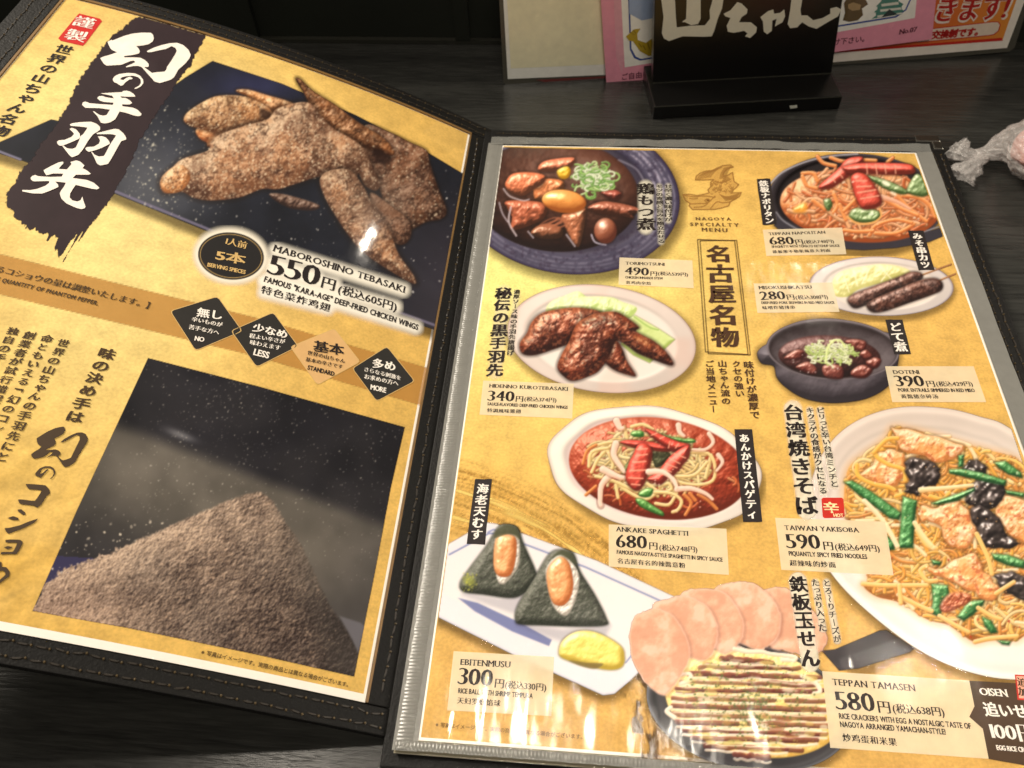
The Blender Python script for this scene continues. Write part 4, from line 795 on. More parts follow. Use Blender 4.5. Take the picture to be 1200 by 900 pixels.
def styled(ch, fat, thin, serif=0.):
    """fat widens upright strokes, thin slims level ones: a modulated, printed-serif look"""
    co, F_, nn, bd = glyph(ch); out = co.copy()
    off = lambda q: fat * q[0] ** 2 - thin * q[1] ** 2
    for i, qs in enumerate(nn):
        if not qs: continue
        if len(qs) == 1: out[i] += qs[0] * off(qs[0]); continue
        a, b = qs[0], qs[1]; det = a[0] * b[1] - a[1] * b[0]; oa, ob = off(a), off(b)
        if abs(det) < .25: out[i] += (a + b) / 2 * (oa + ob) / 2
        else: out[i] += np.array([(oa * b[1] - ob * a[1]) / det, (a[0] * ob - b[0] * oa) / det])
    F2 = list(F_)
    if serif and ch.isascii() and ch.isalpha():
        top = co[:, 1].max(); ex = []
        for a, b in bd:
            p, q = out[a], out[b]; w = abs(p[0] - q[0])
            if abs(p[1] - q[1]) < .012 and .03 < w < .2:
                for y0, s in ((0., 1), (top, -1)):
                    if abs(co[a][1] - y0) < .02:
                        x0, x1 = min(p[0], q[0]) - serif, max(p[0], q[0]) + serif; ex.append((x0, x1, p[1], p[1] + s * -.028))
        for x0, x1, ya, yb in ex:
            k = len(out); out = np.vstack([out, [(x0, ya), (x1, ya), (x1, yb), (x0, yb)]]); F2.append((k, k + 1, k + 2, k + 3))
    return out, F2
STY = dict(mincho=(.030, .006, 0), bold=(.04, -.012, 0), brush=(.048, -.016, 0), brushl=(.034, -.012, 0), serif=(.035, .004, .05), cond=(.045, -.02, 0), num=(.036, .022, .0), sans=(.012, -.01, 0), heavy=(.07, -.055, 0))
SMALL = "っゃゅょャュョッ、。"
ROT = "ー〜(「」"
_lift = [.20]
def next_lift(): _lift[0] += .0005; return _lift[0]
def ink_mesh(name, S, V2, F2, mat, parent, lift=None, label=None):
    lift = next_lift() if lift is None else lift
    return mesh(name, S.xyz(V2, lift), F2, mat, parent, label=label)
def width(s, sp):
    w = 0; xs = []
    for c in s:
        if c == ' ': xs.append(w); w += .3 + sp; continue
        co = glyph(c)[0]
        if ord(c) > 0x2000 and c not in '“”': xs.append(w); w += 1.0 + sp
        else: xs.append(w - co[:, 0].min() + .03); w += co[:, 0].max() - co[:, 0].min() + .085 + sp
    return xs, w - sp
def htext(S, s, A, B, mat, parent, style='mincho', asp=1., sp=0., name="lettering", slant=0.):
    a, b = S.uv([A, B]); e = b - a; W = np.hypot(*e); e = e / W; up = np.array([-e[1], e[0]]); xs, w = width(s, sp); k = W / w; f, t, sf = STY[style]; rs = np.random.RandomState(len(s))
    Vs = []
    for c, x in zip(s, xs):
        if c == ' ': continue
        co, F_ = styled(c, f, t, sf); c2 = co.copy(); c2[:, 0] += slant * c2[:, 1]
        if style.startswith('brush'): c2 = c2 + rs.randn(*c2.shape) * .006
        Vs.append((a + ((x + c2[:, :1]) * k) * e + (c2[:, 1:2] * k * asp) * up, F_))
    V, F_ = join(Vs); return ink_mesh(name, S, V, F_, mat, parent)
def vtext(S, s, A, B, mat, parent, style='brush', wf=1., name="lettering", slant=0., fill=.98):
    """a column of characters from A (top middle) down to B"""
    a, b = S.uv([A, B]); e = b - a; Lh = np.hypot(*e); e = e / Lh; rt = np.array([-e[1], e[0]]); cell = Lh / sum(.82 if c in SMALL else 1. for c in s); f, t, sf = STY[style]; y = 0; Vs = []; rs = np.random.RandomState(len(s) + 3)
    for c in s:
        h = cell * (.82 if c in SMALL else 1.); co, F_ = styled(c, f, t); q = co - [.5, .38]
        if c in ROT: q = np.stack([q[:, 1], -q[:, 0]], -1); q = q - (q.max(0) + q.min(0)) / 2
        if c in SMALL: q = q + [.06, .05]
        if style.startswith('brush'): q = q + rs.randn(*q.shape) * .006; q = q * (.94 + .12 * rs.rand()); q[:, 1] += .06 * q[:, 0]
        q[:, 0] += slant * q[:, 1]; k = cell * fill
        Vs.append((a + e * (y + h / 2) + (q[:, :1] * k * wf) * rt - (q[:, 1:2] * k) * e, F_)); y += h
    V, F_ = join(Vs); return ink_mesh(name, S, V, F_, mat, parent)
def traced(S, polys, mat, parent, name="lettering", label=None, smooth=True):
    Vs = []; base = next_lift(); allV = []; allF = []; k = 0
    for i, P in enumerate(polys):
        P = np.array(P, float)
        if smooth:   # soften each corner a little, as wet ink does
            q = []; n = len(P)
            for j in range(n):
                a, b, c = P[j - 1], P[j], P[(j + 1) % n]; q += [b * .72 + a * .28, b * .94 + (a + c) * .03, b * .72 + c * .28]
            P = np.array(q)
        uv = S.uv(P); tri = tessellate_polygon([[Vector((p[0], p[1], 0)) for p in uv]]); X = S.xyz(uv, base + i * .0001); allV.append(X)
        for t in tri:
            p = uv[list(t)]; ar = (p[1][0] - p[0][0]) * (p[2][1] - p[0][1]) - (p[1][1] - p[0][1]) * (p[2][0] - p[0][0])
            allF.append(tuple(k + x for x in (t if ar > 0 else t[::-1])))
        k += len(P)
    return mesh(name, np.vstack(allV), allF, mat, parent, label=label)
def sheet(S, cv, name, mat, parent, label=None, lift=None):
    """a flat printed picture laid on the page: one vertex per painted point"""
    ny, nx = cv.a.shape; lift = next_lift() if lift is None else lift
    on = cv.a > .012; keep = on[:-1, :-1] | on[1:, :-1] | on[:-1, 1:] | on[1:, 1:]
    idx = np.arange(nx * ny).reshape(ny, nx); q = np.stack([idx[1:, :-1][keep], idx[1:, 1:][keep], idx[:-1, 1:][keep], idx[:-1, :-1][keep]], -1)
    used = np.unique(q); remap = np.zeros(nx * ny, np.int64); remap[used] = np.arange(len(used)); q = remap[q]
    p = np.stack([cv.X.ravel()[used], cv.Y.ravel()[used]], -1); V = S.xyz(S.uv(p), lift)
    me = bpy.data.meshes.new(name); me.vertices.add(len(V)); me.vertices.foreach_set("co", V.ravel()); me.loops.add(q.size); me.loops.foreach_set("vertex_index", q.ravel().astype(np.int32))
    me.polygons.add(len(q)); me.polygons.foreach_set("loop_start", np.arange(0, q.size, 4, dtype=np.int32)); me.update(calc_edges=True)
    at = me.color_attributes.new("ink", 'FLOAT_COLOR', 'POINT'); c = lin(np.clip(cv.c.reshape(-1, 3)[used], 0, 1)) * PRINT_GAIN
    at.data.foreach_set("color", np.concatenate([c, cv.a.ravel()[used][:, None]], 1).astype(np.float32).ravel()); me.materials.append(mat)
    o = bpy.data.objects.new(name, me); link(o, parent)
    if label: o["label"] = label
    return o
PRINT_GAIN = .92
# ------------------------------------------------------------------ materials in use
M_PRINT_R = print_mat("print_under_film", .12, .30); M_PRINT_L = print_mat("print_under_window", .035, .05)
M_PAPER_R = print_mat("gold_paper_under_film", .12, .30, .17); M_PAPER_L = print_mat("gold_paper_under_window", .035, .05, .15)
WHITE = plain("white_paper", (236, 230, 220), .6, var=.03)
LEATHER = plain("black_grained_leather", (15, 14, 13), .55, bump=.4, bscale=900., var=.2, spec=.22)
THREAD = plain("waxed_thread", (40, 34, 27), .45, var=.3); KNOT = plain("thread_knot", (82, 68, 44), .4, var=.3)
BROWN = plain("brown_edge", (122, 92, 50), .45, var=.3, bscale=200)
FILM = plain("welded_clear_film", (122, 121, 116), .22, var=.10, bscale=260, bump=.25)
def film_soft():
    m, nt, b = new_mat("clear_film"); b.inputs["Base Color"].default_value = (.30, .30, .28, 1); b.inputs["Roughness"].default_value = .12; b.inputs["Alpha"].default_value = .5
    b.inputs["Specular IOR Level"].default_value = .8
    g = N(nt, 'ShaderNodeNewGeometry'); n = N(nt, 'ShaderNodeTexNoise', Scale=55., Detail=3.); nt.links.new(g.outputs["Position"], n.inputs["Vector"])
    bp = N(nt, 'ShaderNodeBump', Strength=.6, Distance=.004); nt.links.new(n.outputs[0], bp.inputs["Height"]); nt.links.new(bp.outputs[0], b.inputs["Normal"]); return m
FILM_SOFT = film_soft()
R_K, R_BR, R_W, R_GOLD = (ink_mat("black_ink", (40, 32, 30), rough=.12, wave=.3), ink_mat("brown_ink", (74, 50, 34), rough=.12, wave=.3), ink_mat("white_ink", (238, 230, 220), rough=.12, wave=.3), ink_mat("soft_brown_ink", (92, 66, 40), rough=.12, wave=.3))
L_K, L_BR, L_W, L_GOLD = (ink_mat("black_ink_window", (38, 32, 32), rough=.035, wave=.05), ink_mat("brown_ink_window", (70, 54, 36), rough=.035, wave=.05), ink_mat("white_ink_window", (244, 236, 226), rough=.035, wave=.05), ink_mat("gold_ink_window", (206, 172, 112), rough=.035, wave=.05))
STRIP = ink_mat("strip_black", (44, 38, 38), rough=.12, wave=.3); LABEL = ink_mat("label_cream", (244, 226, 190), .66, rough=.12, wave=.3)
RED = ink_mat("seal_red", (190, 44, 34), rough=.12, wave=.3)

# ------------------------------------------------------------------ table and wall
def table_mat():
    m, nt, b = new_mat("black_grained_table"); g = N(nt, 'ShaderNodeNewGeometry'); mp = N(nt, 'ShaderNodeMapping'); mp.inputs["Scale"].default_value = (.10, 1., 1.); mp.inputs["Rotation"].default_value = (0, 0, -.06)
    nt.links.new(g.outputs["Position"], mp.inputs[0]); n = N(nt, 'ShaderNodeTexNoise', Scale=620., Detail=4.); n2 = N(nt, 'ShaderNodeTexNoise', Scale=90., Detail=4.)
    nt.links.new(mp.outputs[0], n.inputs["Vector"]); nt.links.new(mp.outputs[0], n2.inputs["Vector"])
    r = N(nt, 'ShaderNodeValToRGB'); r.color_ramp.elements[0].position = .30; r.color_ramp.elements[0].color = (.010, .010, .0095, 1); r.color_ramp.elements[1].position = .72; r.color_ramp.elements[1].color = (.046, .046, .042, 1)
    a = N(nt, 'ShaderNodeMath', operation='MULTIPLY_ADD'); a.inputs[1].default_value = .5; nt.links.new(n.outputs[0], a.inputs[0]); 
    h = N(nt, 'ShaderNodeMath', operation='MULTIPLY'); h.inputs[1].default_value = .5; nt.links.new(n2.outputs[0], h.inputs[0]); nt.links.new(h.outputs[0], a.inputs[2])
    nt.links.new(a.outputs[0], r.inputs[0]); nt.links.new(r.outputs[0], b.inputs["Base Color"]); b.inputs["Roughness"].default_value = .24
    bp = N(nt, 'ShaderNodeBump', Strength=.45, Distance=.0004); nt.links.new(n.outputs[0], bp.inputs["Height"]); nt.links.new(bp.outputs[0], b.inputs["Normal"]); return m
T_MAT = table_mat()
V, Fc = slab(TABLE, -700, 800, -300, 414.8, -30, 0); tb = mesh("table_top", V, Fc, T_MAT); tag(tb, kind="structure", label="black wood-grained table top under the open menu")
wl = Flat((0, 415, -8), (1, 0, 0), (0, 0, 1)); V, Fc = slab(wl, -700, 800, -40, 185, -20, 0); W_MAT = plain("dark_panel", (26, 29, 22), .5, bscale=30, var=.3)
wall = mesh("wall", V, Fc, W_MAT); tag(wall, kind="structure", label="very dark panelled wall behind the table")
tr = mesh("wall_trim", *slab(wl, -700, 800, .2, 2.4, .2, 4), plain("trim", (44, 44, 38), .4), wall)
for k, u in enumerate((-175, -40, 320)): mesh("batten", *slab(wl, u, u + 9, 2.8, 185, .2, 4.5), W_MAT, wall)

# ------------------------------------------------------------------ leather cover
menu = empty("menu_folder", (0, 0, 0), "open black leather menu folder with stitched edges, its raised half on the left", "menu folder")
base_r = mesh("cover", *slab(RIGHT, -12, 226.8, -9, 314.4, -7.6, -3.2, 1, 1), LEATHER, menu, bevel=.7)
base_l = mesh("cover", *slab(LEFT, -222, 13.2, 0, 318, -1.8, -.5, 60, 1), LEATHER, menu, smooth=False)
mesh("cover_board", *slab(LEFT, -222, -18, .5, 317.5, -4.2, -1.82, 40, 1), LEATHER, base_l)
RIMS = {}
def rim(key, S, u0, u1, v0, v1, l0, l1, n):
    o = mesh("stitched_rim", *slab(S, u0, u1, v0, v1, l0, l1, n, 1), LEATHER, menu, bevel=.35); RIMS[key] = o; return o
rim("bl", LEFT, -222, 12, 0, 8.4, -.48, .75, 50); rim("tl", LEFT, -222, 12, 308.2, 318, -.48, .75, 50); rim("ml", LEFT, .3, 12, 8.6, 308, -.48, .62, 4); rim("ll", LEFT, -222, -207.2, 8.6, 308, -.48, .75, 6)
rim("tr", RIGHT, -8, 225.5, 303.6, 314, -3.18, -2.2, 1); rim("rr", RIGHT, 218.7, 226.5, -9, 303.4, -3.18, -1.6, 1)
mesh("window_edge", *slab(LEFT, -207, .2, 306.7, 308.1, -.4, .72, 50, 1), BROWN, menu); mesh("window_edge", *slab(LEFT, -207.1, -206.1, 9, 306.6, -.4, .72, 3, 1), BROWN, menu); mesh("window_edge", *slab(LEFT, -.5, .25, 9, 306.6, -.4, .60, 1, 1), BROWN, menu)
mesh("piping", *slab(LEFT, 12.1, 13.4, 1, 317, -.6, .9, 2, 1), LEATHER, menu)
def stitch_mesh():
    Vv, Fq, mi = [], [], []; L, W_, H_ = 1.85, .34, .30
    ring = [(-1, 0, 0), (-.6, 1, 0), (.6, 1, 0), (1, 0, 0), (.6, -1, 0), (-.6, -1, 0)]
    for z, s in ((0, 1.), (H_, .7)):
        for x, y, _ in ring: Vv.append((x * L * (s if z else 1), y * W_ * s, z))
    for i in range(6): j = (i + 1) % 6; Fq.append((i, j, 6 + j, 6 + i)); mi.append(0)
    Fq.append(tuple(range(6, 12))); mi.append(0); k = 12
    for z, s in ((0, 1.), (.5, .6)):
        for q in range(5): a = q * 1.2566; Vv.append((L + .28 + .42 * s * math.cos(a), .52 * s * math.sin(a), z))
    for q in range(5): j = (q + 1) % 5; Fq.append((k + q, k + j, k + 5 + j, k + 5 + q)); mi.append(1)
    Fq.append(tuple(range(k + 5, k + 10))); mi.append(1)
    me = bpy.data.meshes.new("stitch"); me.from_pydata([tuple(c * MM for c in v) for v in Vv], [], Fq); me.materials.append(THREAD); me.materials.append(KNOT); me.polygons.foreach_set("material_index", np.array(mi, np.int32)); me.update(); return me
ST = stitch_mesh(); rs0 = np.random.RandomState(5)
def place_frame(S, u, v, lift, du, dv, jit=.1):
    p = S.xyz([(u, v)], lift)[0]; q = S.xyz([(u + du * .5, v + dv * .5)], lift)[0]; n = S.xyz([(u, v)], lift + 1)[0] - p; n /= np.linalg.norm(n)
    x = q - p; x /= np.linalg.norm(x); y = np.cross(n, x); a = rs0.randn() * jit; x, y = x * math.cos(a) + y * math.sin(a), y * math.cos(a) - x * math.sin(a)
    return Matrix([[x[i], y[i], n[i], p[i]] for i in range(3)] + [[0, 0, 0, 1]])
def stitches(key, S, a, b, lift, pitch):
    a, b = np.array(a, float), np.array(b, float); L = np.linalg.norm(b - a); d = (b - a) / L
    for i in range(int(L / pitch)):
        c = a + d * (i + .5) * pitch + rs0.randn(2) * .12; o = bpy.data.objects.new("stitch", ST); link(o, RIMS[key]); o.matrix_world = place_frame(S, c[0], c[1], lift, d[0], d[1])
def stitch_run(key, S, rows, lift, pitch):
    """many tiny stitches as one part"""
    Vv, Fq, mi = [], [], []; tv = np.array([v.co[:] for v in ST.vertices]); tf = [tuple(p.vertices) for p in ST.polygons]; tm = [p.material_index for p in ST.polygons]; k = 0
    for a, b in rows:
        a, b = np.array(a, float), np.array(b, float); L = np.linalg.norm(b - a); d = (b - a) / L
        for i in range(int(L / pitch)):
            c = a + d * (i + .5) * pitch + rs0.randn(2) * .12; M = np.array(place_frame(S, c[0], c[1], lift, d[0], d[1])); Vv.append(tv @ M[:3, :3].T + M[:3, 3]); Fq += [tuple(x + k for x in f) for f in tf]; mi += tm; k += len(tv)
    o = mesh("stitching", np.vstack(Vv), Fq, None, RIMS[key], mats=[THREAD, KNOT], mi=mi); o["kind"] = "stuff"
stitches("bl", LEFT, (-112, 6.3), (10, 6.3), .77, 4.9); stitches("bl", LEFT, (-112, 2.2), (10, 2.2), .77, 4.9)
stitches("ml", LEFT, (4.2, 12), (4.2, 306), .64, 4.8); stitches("ml", LEFT, (8.9, 12), (8.9, 306), .64, 4.8)
stitch_run("tl", LEFT, [((-204, 310.6), (10, 310.6)), ((-204, 315.2), (10, 315.2))], .77, 4.3); stitch_run("ll", LEFT, [((-210.5, 150), (-210.5, 308)), ((-217, 150), (-217, 308))], .77, 4.3)
stitch_run("tr", RIGHT, [((-6, 305.6), (216, 305.6)), ((-6, 311), (216, 311))], -2.18, 4.6); stitch_run("rr", RIGHT, [((220.4, 110), (220.4, 302)), ((223.8, 110), (223.8, 302))], -1.58, 4.6)
# metal corner guard
cb = [slab(RIGHT, 214, 226.2, 309.5, 314.8, -7.8, -1.4), slab(RIGHT, 221.6, 226.2, 303, 309.3, -7.8, -1.2)]
mesh("metal_corner", *join(cb), plain("bright_metal", (190, 186, 176), .25, metal=1., var=.05), menu, bevel=.5)
# stack of inner film sleeves under the top page, and its welded edges
for k in range(5):
    z1 = -.35 - k * .52; d = .35 * math.sin(k * 2.1)
    mesh("inner_sleeve", *slab(RIGHT, -7.6 + d, 216.5 - d * 2, -4.2 - k * .22 + d, 297.9 + d * .3, z1 - .34, z1), plain("sleeve_edge_%d" % k, (176 - k * 14, 168 - k * 14, 146 - k * 14), .3, var=.1), menu)
sleeve = mesh("plastic_sleeve", *slab(RIGHT, -8.3, -.6, -4.4, 299.5, -.3, .02), FILM, menu)
def weld(u0, u1, v0, v1, along, pitch, hgt, amp=.25):
    """ribbed heat-weld: rounded ribs across the strip"""
    n = int(((v1 - v0) if along else (u1 - u0)) / pitch) * 4; Vv, Fq = [], []
    cs = [(0, .02), (.15, .75), (.5, 1.), (.85, .75), (1, .02)]
    for i in range(n + 1):
        t = i / n; w = .35 + .65 * abs(math.sin(math.pi * i / 4 + .4)); j = math.sin(i * .37) * .12
        for c, h in cs:
            if along: uv = (u0 + (u1 - u0) * c + j, v0 + (v1 - v0) * t + (c - .5) * .25)
            else: uv = (u0 + (u1 - u0) * t, v0 + (v1 - v0) * c + j * .5)
            Vv.append(RIGHT.xyz([uv], .03 + hgt * h * w)[0])
    m = len(cs)
    for i in range(n):
        for k in range(m - 1): a = i * m + k; Fq.append((a, a + 1, a + m + 1, a + m) if along else (a, a + m, a + m + 1, a + 1))
    return Vv, Fq
mesh("weld_ridge", *weld(-7.2, -2.2, -4., 299, True, 1.15, .42), FILM, sleeve, smooth=True); mesh("weld_ridge", *weld(-7.5, 216, -4.2, -1.5, False, 1.15, .42), FILM, sleeve, smooth=True)
def film_strip(u0, u1, v0, v1, nu, nv, amp, seed, name="film_margin", mat=None):
    U, Vv_ = np.linspace(u0, u1, nu + 1), np.linspace(v0, v1, nv + 1); g = np.array([(u, v) for v in Vv_ for u in U]); n = fbm(g[:, 0], g[:, 1], 14, seed, 3) - .35
    P = np.array([RIGHT.xyz([g[i]], .25 + amp * n[i])[0] for i in range(len(g))]); w = nu + 1
    return mesh(name, P, [(j * w + i, j * w + i + 1, (j + 1) * w + i + 1, (j + 1) * w + i) for j in range(nv) for i in range(nu)], mat or FILM_SOFT, sleeve, smooth=True)
film_strip(-7, 218.5, 297.8, 304.2, 120, 5, 2.2, 71); film_strip(210.9, 218.6, -4, 298, 5, 120, .8, 72, mat=FILM)

# ------------------------------------------------------------------ printed pages
def tone_sheet(S, u0, u1, v0, v1, du, fn, mat, parent, name, lift):
    cv = Canvas(0, 0, 1, 1); U, Vv_ = np.arange(u0, u1 + .01, (u1 - u0) / round((u1 - u0) / du)), np.arange(v0, v1 + .01, (v1 - v0) / round((v1 - v0) / du)); g = np.array([(u, v) for v in Vv_ for u in U]); w = len(U)
    o = mesh(name, S.xyz(g, lift), [(j * w + i, j * w + i + 1, (j + 1) * w + i + 1, (j + 1) * w + i) for j in range(len(Vv_) - 1) for i in range(w - 1)], mat, parent, smooth=True)
    at = o.data.color_attributes.new("ink", 'FLOAT_COLOR', 'POINT'); c = lin(np.clip(fn(g[:, 0], g[:, 1]), 0, 1)) * PRINT_GAIN; at.data.foreach_set("color", np.concatenate([c, np.ones((len(c), 1))], 1).astype(np.float32).ravel()); return o
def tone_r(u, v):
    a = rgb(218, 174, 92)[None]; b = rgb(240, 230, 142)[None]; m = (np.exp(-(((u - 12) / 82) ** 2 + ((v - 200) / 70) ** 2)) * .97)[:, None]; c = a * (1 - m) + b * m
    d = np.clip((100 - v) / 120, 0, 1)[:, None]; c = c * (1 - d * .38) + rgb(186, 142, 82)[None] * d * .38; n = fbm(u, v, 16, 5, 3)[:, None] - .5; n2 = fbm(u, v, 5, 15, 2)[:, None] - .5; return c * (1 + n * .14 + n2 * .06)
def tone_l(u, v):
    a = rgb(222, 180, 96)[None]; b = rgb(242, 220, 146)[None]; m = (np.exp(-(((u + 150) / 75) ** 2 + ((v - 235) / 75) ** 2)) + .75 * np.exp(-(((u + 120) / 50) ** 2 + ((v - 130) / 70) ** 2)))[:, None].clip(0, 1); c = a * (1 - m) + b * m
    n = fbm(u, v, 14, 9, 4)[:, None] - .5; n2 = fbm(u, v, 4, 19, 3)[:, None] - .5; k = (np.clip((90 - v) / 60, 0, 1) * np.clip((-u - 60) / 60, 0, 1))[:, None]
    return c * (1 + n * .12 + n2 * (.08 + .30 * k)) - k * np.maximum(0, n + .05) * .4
pr = empty("printed_page", (0, 0, 0), "gold page of small dishes and prices in a clear sleeve, right half of the menu", "menu page")
pl = empty("printed_page", (0, 0, 0), "raised gold page with peppered chicken wings and pepper heap, left half of the menu", "menu page")
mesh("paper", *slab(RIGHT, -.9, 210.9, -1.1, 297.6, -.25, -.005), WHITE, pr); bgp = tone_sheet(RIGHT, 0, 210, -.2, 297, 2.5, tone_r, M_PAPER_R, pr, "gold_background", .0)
mesh("paper", *slab(LEFT, -206, -.6, 8.9, 306.6, -.3, -.005, 50, 1), WHITE, pl); tone_sheet(LEFT, -205.8, -1.6, 11.4, 306.4, 2.5, tone_l, M_PAPER_L, pl, "gold_background", .0)
arts = [("gold_brush_sweep", art_gold_brush, "streaky darker gold sweep"), ("dish_photo", art_giblet_stew, "simmered giblets and egg in a purple bowl"), ("dish_photo", art_dark_wings, "dark glazed chicken wings on a white oval plate"),
        ("dish_photo", art_ankake, "spaghetti in red sauce with sausages on a white plate"), ("dish_photo", art_napolitan, "ketchup spaghetti with red sausages in a black pan"), ("dish_photo", art_skewers, "two brown skewers with cabbage on a plate"),
        ("dish_photo", art_doteni, "dark stew with green onion in a black pot"), ("dish_photo", art_rice_balls, "two rice balls with shrimp on a long white plate"), ("dish_photo", art_tamasen, "striped egg and sauce in a black pan with pink crackers"), ("dish_photo", art_yakisoba, "large plate of fried noodles with greens"), ("line_drawing", art_goldfish_roof, "roof-fish line drawing")]
for i, (nm, fn, lb) in enumerate(arts): sheet(RIGHT, finish(fn()), nm, M_PRINT_R, pr, lb, .012 + .012 * i)
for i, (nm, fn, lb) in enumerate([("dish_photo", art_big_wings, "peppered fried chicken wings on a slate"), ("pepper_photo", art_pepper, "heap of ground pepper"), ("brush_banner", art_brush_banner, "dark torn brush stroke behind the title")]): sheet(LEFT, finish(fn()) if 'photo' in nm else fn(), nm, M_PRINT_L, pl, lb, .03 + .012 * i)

# price labels --------------------------------------------------------------------------
def patch(S, P, mat, parent, name, lift, label=None):
    uv = S.uv(P); tri = tessellate_polygon([[Vector((p[0], p[1], 0)) for p in uv]]); Fq = []
    for t in tri:
        p = uv[list(t)]; ar = (p[1][0] - p[0][0]) * (p[2][1] - p[0][1]) - (p[1][1] - p[0][1]) * (p[2][0] - p[0][0]); Fq.append(tuple(t) if ar > 0 else tuple(t[::-1]))
    return mesh(name, S.xyz(uv, lift), Fq, mat, parent, label=label)
YEN = "円"
def price(o, quad, title, tl, dig, dl, yl, tax, xl, engs, cn, cl, asp_t=1.):
    z = lambda q: Z(*o, *q)
    lab = patch(RIGHT, z(quad), LABEL, pr, "price_label", .165, title.lower() + " price label")
    htext(RIGHT, title, *z(tl), R_K, lab, 'serif', asp=asp_t, sp=.03); htext(RIGHT, dig, *z(dl), R_K, lab, 'num', asp=1.06); htext(RIGHT, YEN, *z(yl), R_K, lab, 'mincho'); htext(RIGHT, tax, *z(xl), R_K, lab, 'mincho', asp=1.05)
    for e, l in engs: htext(RIGHT, e, *z(l), R_K, lab, 'cond', asp=1.5, sp=.02)
    htext(RIGHT, cn, *z(cl), R_K, lab, 'mincho', asp=1., sp=.06)
price((550, 150, 4), (704, 608, 1045, 622, 1052, 752, 699, 736), "TORIMOTSUNI", (732, 641, 916, 647), "490", (727, 688, 843, 694), (846, 692, 882, 694), "(税込539円)", (884, 690, 1026, 696), [("CHICKEN INNARDS STEW", (731, 706, 908, 712))], "煮鸡肉杂烩", (733, 731, 852, 736))
price((540, 310, 4), (105, 545, 530, 560, 522, 723, 88, 705), "HIDENNO KUROTEBASAKI", (133, 577, 502, 593), "340", (124, 640, 252, 644), (254, 642, 294, 644), "(税込374円)", (297, 640, 449, 646), [("SAUCE-FLAVORED DEEP-FRIED CHICKEN WINGS", (124, 661, 501, 678))], "特調風味雞翅", (122, 692, 282, 698))
price((600, 450, 3.75), (425, 618, 942, 637, 953, 840, 425, 803), "ANKAKE SPAGHETTI", (457, 648, 775, 668), "680", (457, 720, 596, 726), (600, 725, 642, 728), "(税込748円)", (647, 730, 816, 740), [("FAMOUS NAGOYA-STYLE SPAGHETTI IN SPICY SAUCE", (460, 747, 926, 782))], "名古屋有名的辣醬意粉", (462, 787, 762, 809))
price((870, 170, 4), (95, 398, 467, 388, 487, 513, 112, 521), "TEPPAN NAPOLITAN", (124, 424, 390, 416), "680", (130, 469, 247, 467), (248, 467, 289, 465), "(税込748円)", (290, 463, 431, 459), [("SPAGHETTI WITH TOMATO KETCHUP SAUCE", (138, 483, 456, 478))], "鉄板那不勒斯風意大利面", (142, 508, 414, 501))
price((870, 170, 4), (52, 650, 420, 645, 455, 783, 70, 788), "MISOKUSHIKATSU", (78, 677, 327, 674), "280", (86, 727, 206, 725), (208, 725, 248, 724), "(税込308円)", (250, 724, 403, 721), [("DEEP-FRIED PORK SKEWERS IN RED MISO SAUCE", (90, 746, 432, 745))], "味噌炸猪排串", (94, 771, 249, 768))
price((860, 350, 4), (708, 318, 1123, 318, 1182, 486, 742, 486), "DOTENI", (748, 354, 871, 354), "390", (762, 413, 900, 413), (903, 413, 947, 413), "(税込429円)", (950, 411, 1122, 410), [("PORK ENTRAILS SIMMERED IN RED MISO", (772, 437, 1131, 439))], "黃醬猪杂碎汤", (784, 468, 960, 468))
price((900, 460, 4), (33, 588, 548, 606, 588, 858, 62, 832), "TAIWAN YAKISOBA", (78, 645, 428, 657), "590", (88, 732, 252, 736), (258, 735, 310, 738), "(税込649円)", (315, 738, 526, 746), [("PIQUANTLY SPICY FRIED NOODLES", (98, 765, 466, 781))], "超辣味的炒面", (102, 811, 319, 821))
price((900, 650, 3.6), (228, 492, 848, 532, 870, 640, 848, 685, 905, 735, 930, 862, 262, 815), "TEPPAN TAMASEN", (272, 550, 623, 577), "580", (288, 655, 458, 665), (462, 663, 522, 668), "(税込638円)", (527, 665, 747, 681), [("RICE CRACKERS WITH EGG A NOSTALGIC TASTE OF", (300, 692, 858, 736)), ("NAGOYA ARRANGED YAMACHAN-STYLE!", (305, 727, 751, 760))], "炒鸡蛋和米果", (315, 785, 545, 806))
price((500, 550, 3), (95, 640, 448, 660, 438, 868, 72, 848), "EBITENMUSU", (118, 688, 295, 698), "300", (108, 757, 232, 765), (236, 765, 273, 769), "(税込330円)", (275, 768, 421, 779), [("RICE BALL WITH SHRIMP TEMPURA", (110, 787, 373, 806))], "天妇罗虾馅球", (106, 822, 259, 833))
K = (900, 650, 3.6); dp = patch(RIGHT, Z(*K, 848, 532, 1085, 545, 1140, 900, 930, 862, 905, 735, 848, 685, 870, 640), ink_mat("panel_brown", (76, 58, 44), .93, rough=.12, wave=.3), pr, "price_label", .168, "dark brown extra order label")
htext(RIGHT, "OISEN", *Z(*K, 895, 592, 1013, 600), R_W, dp, 'serif'); htext(RIGHT, "追いせん", *Z(*K, 914, 676, 1165, 692), R_W, dp, 'bold', asp=1.05); htext(RIGHT, "100円", *Z(*K, 945, 775, 1145, 790), R_W, dp, 'num', asp=1.); htext(RIGHT, "EGG RICE CRACKERS", *Z(*K, 965, 824, 1160, 840), R_W, dp, 'cond', asp=1.4)
tg = patch(RIGHT, Z(*K, 1046, 512, 1140, 518, 1150, 610, 1058, 606), ink_mat("tab_pink", (228, 164, 140), rough=.12, wave=.3), pr, "price_tab", .172); patch(RIGHT, Z(*K, 1040, 506, 1150, 512, 1162, 617, 1052, 613), RED, pr, "price_tab", .170); vtext(RIGHT, "追加", Z(*K, 1068, 520)[0], Z(*K, 1077, 600)[0], L_BR, tg, 'bold')

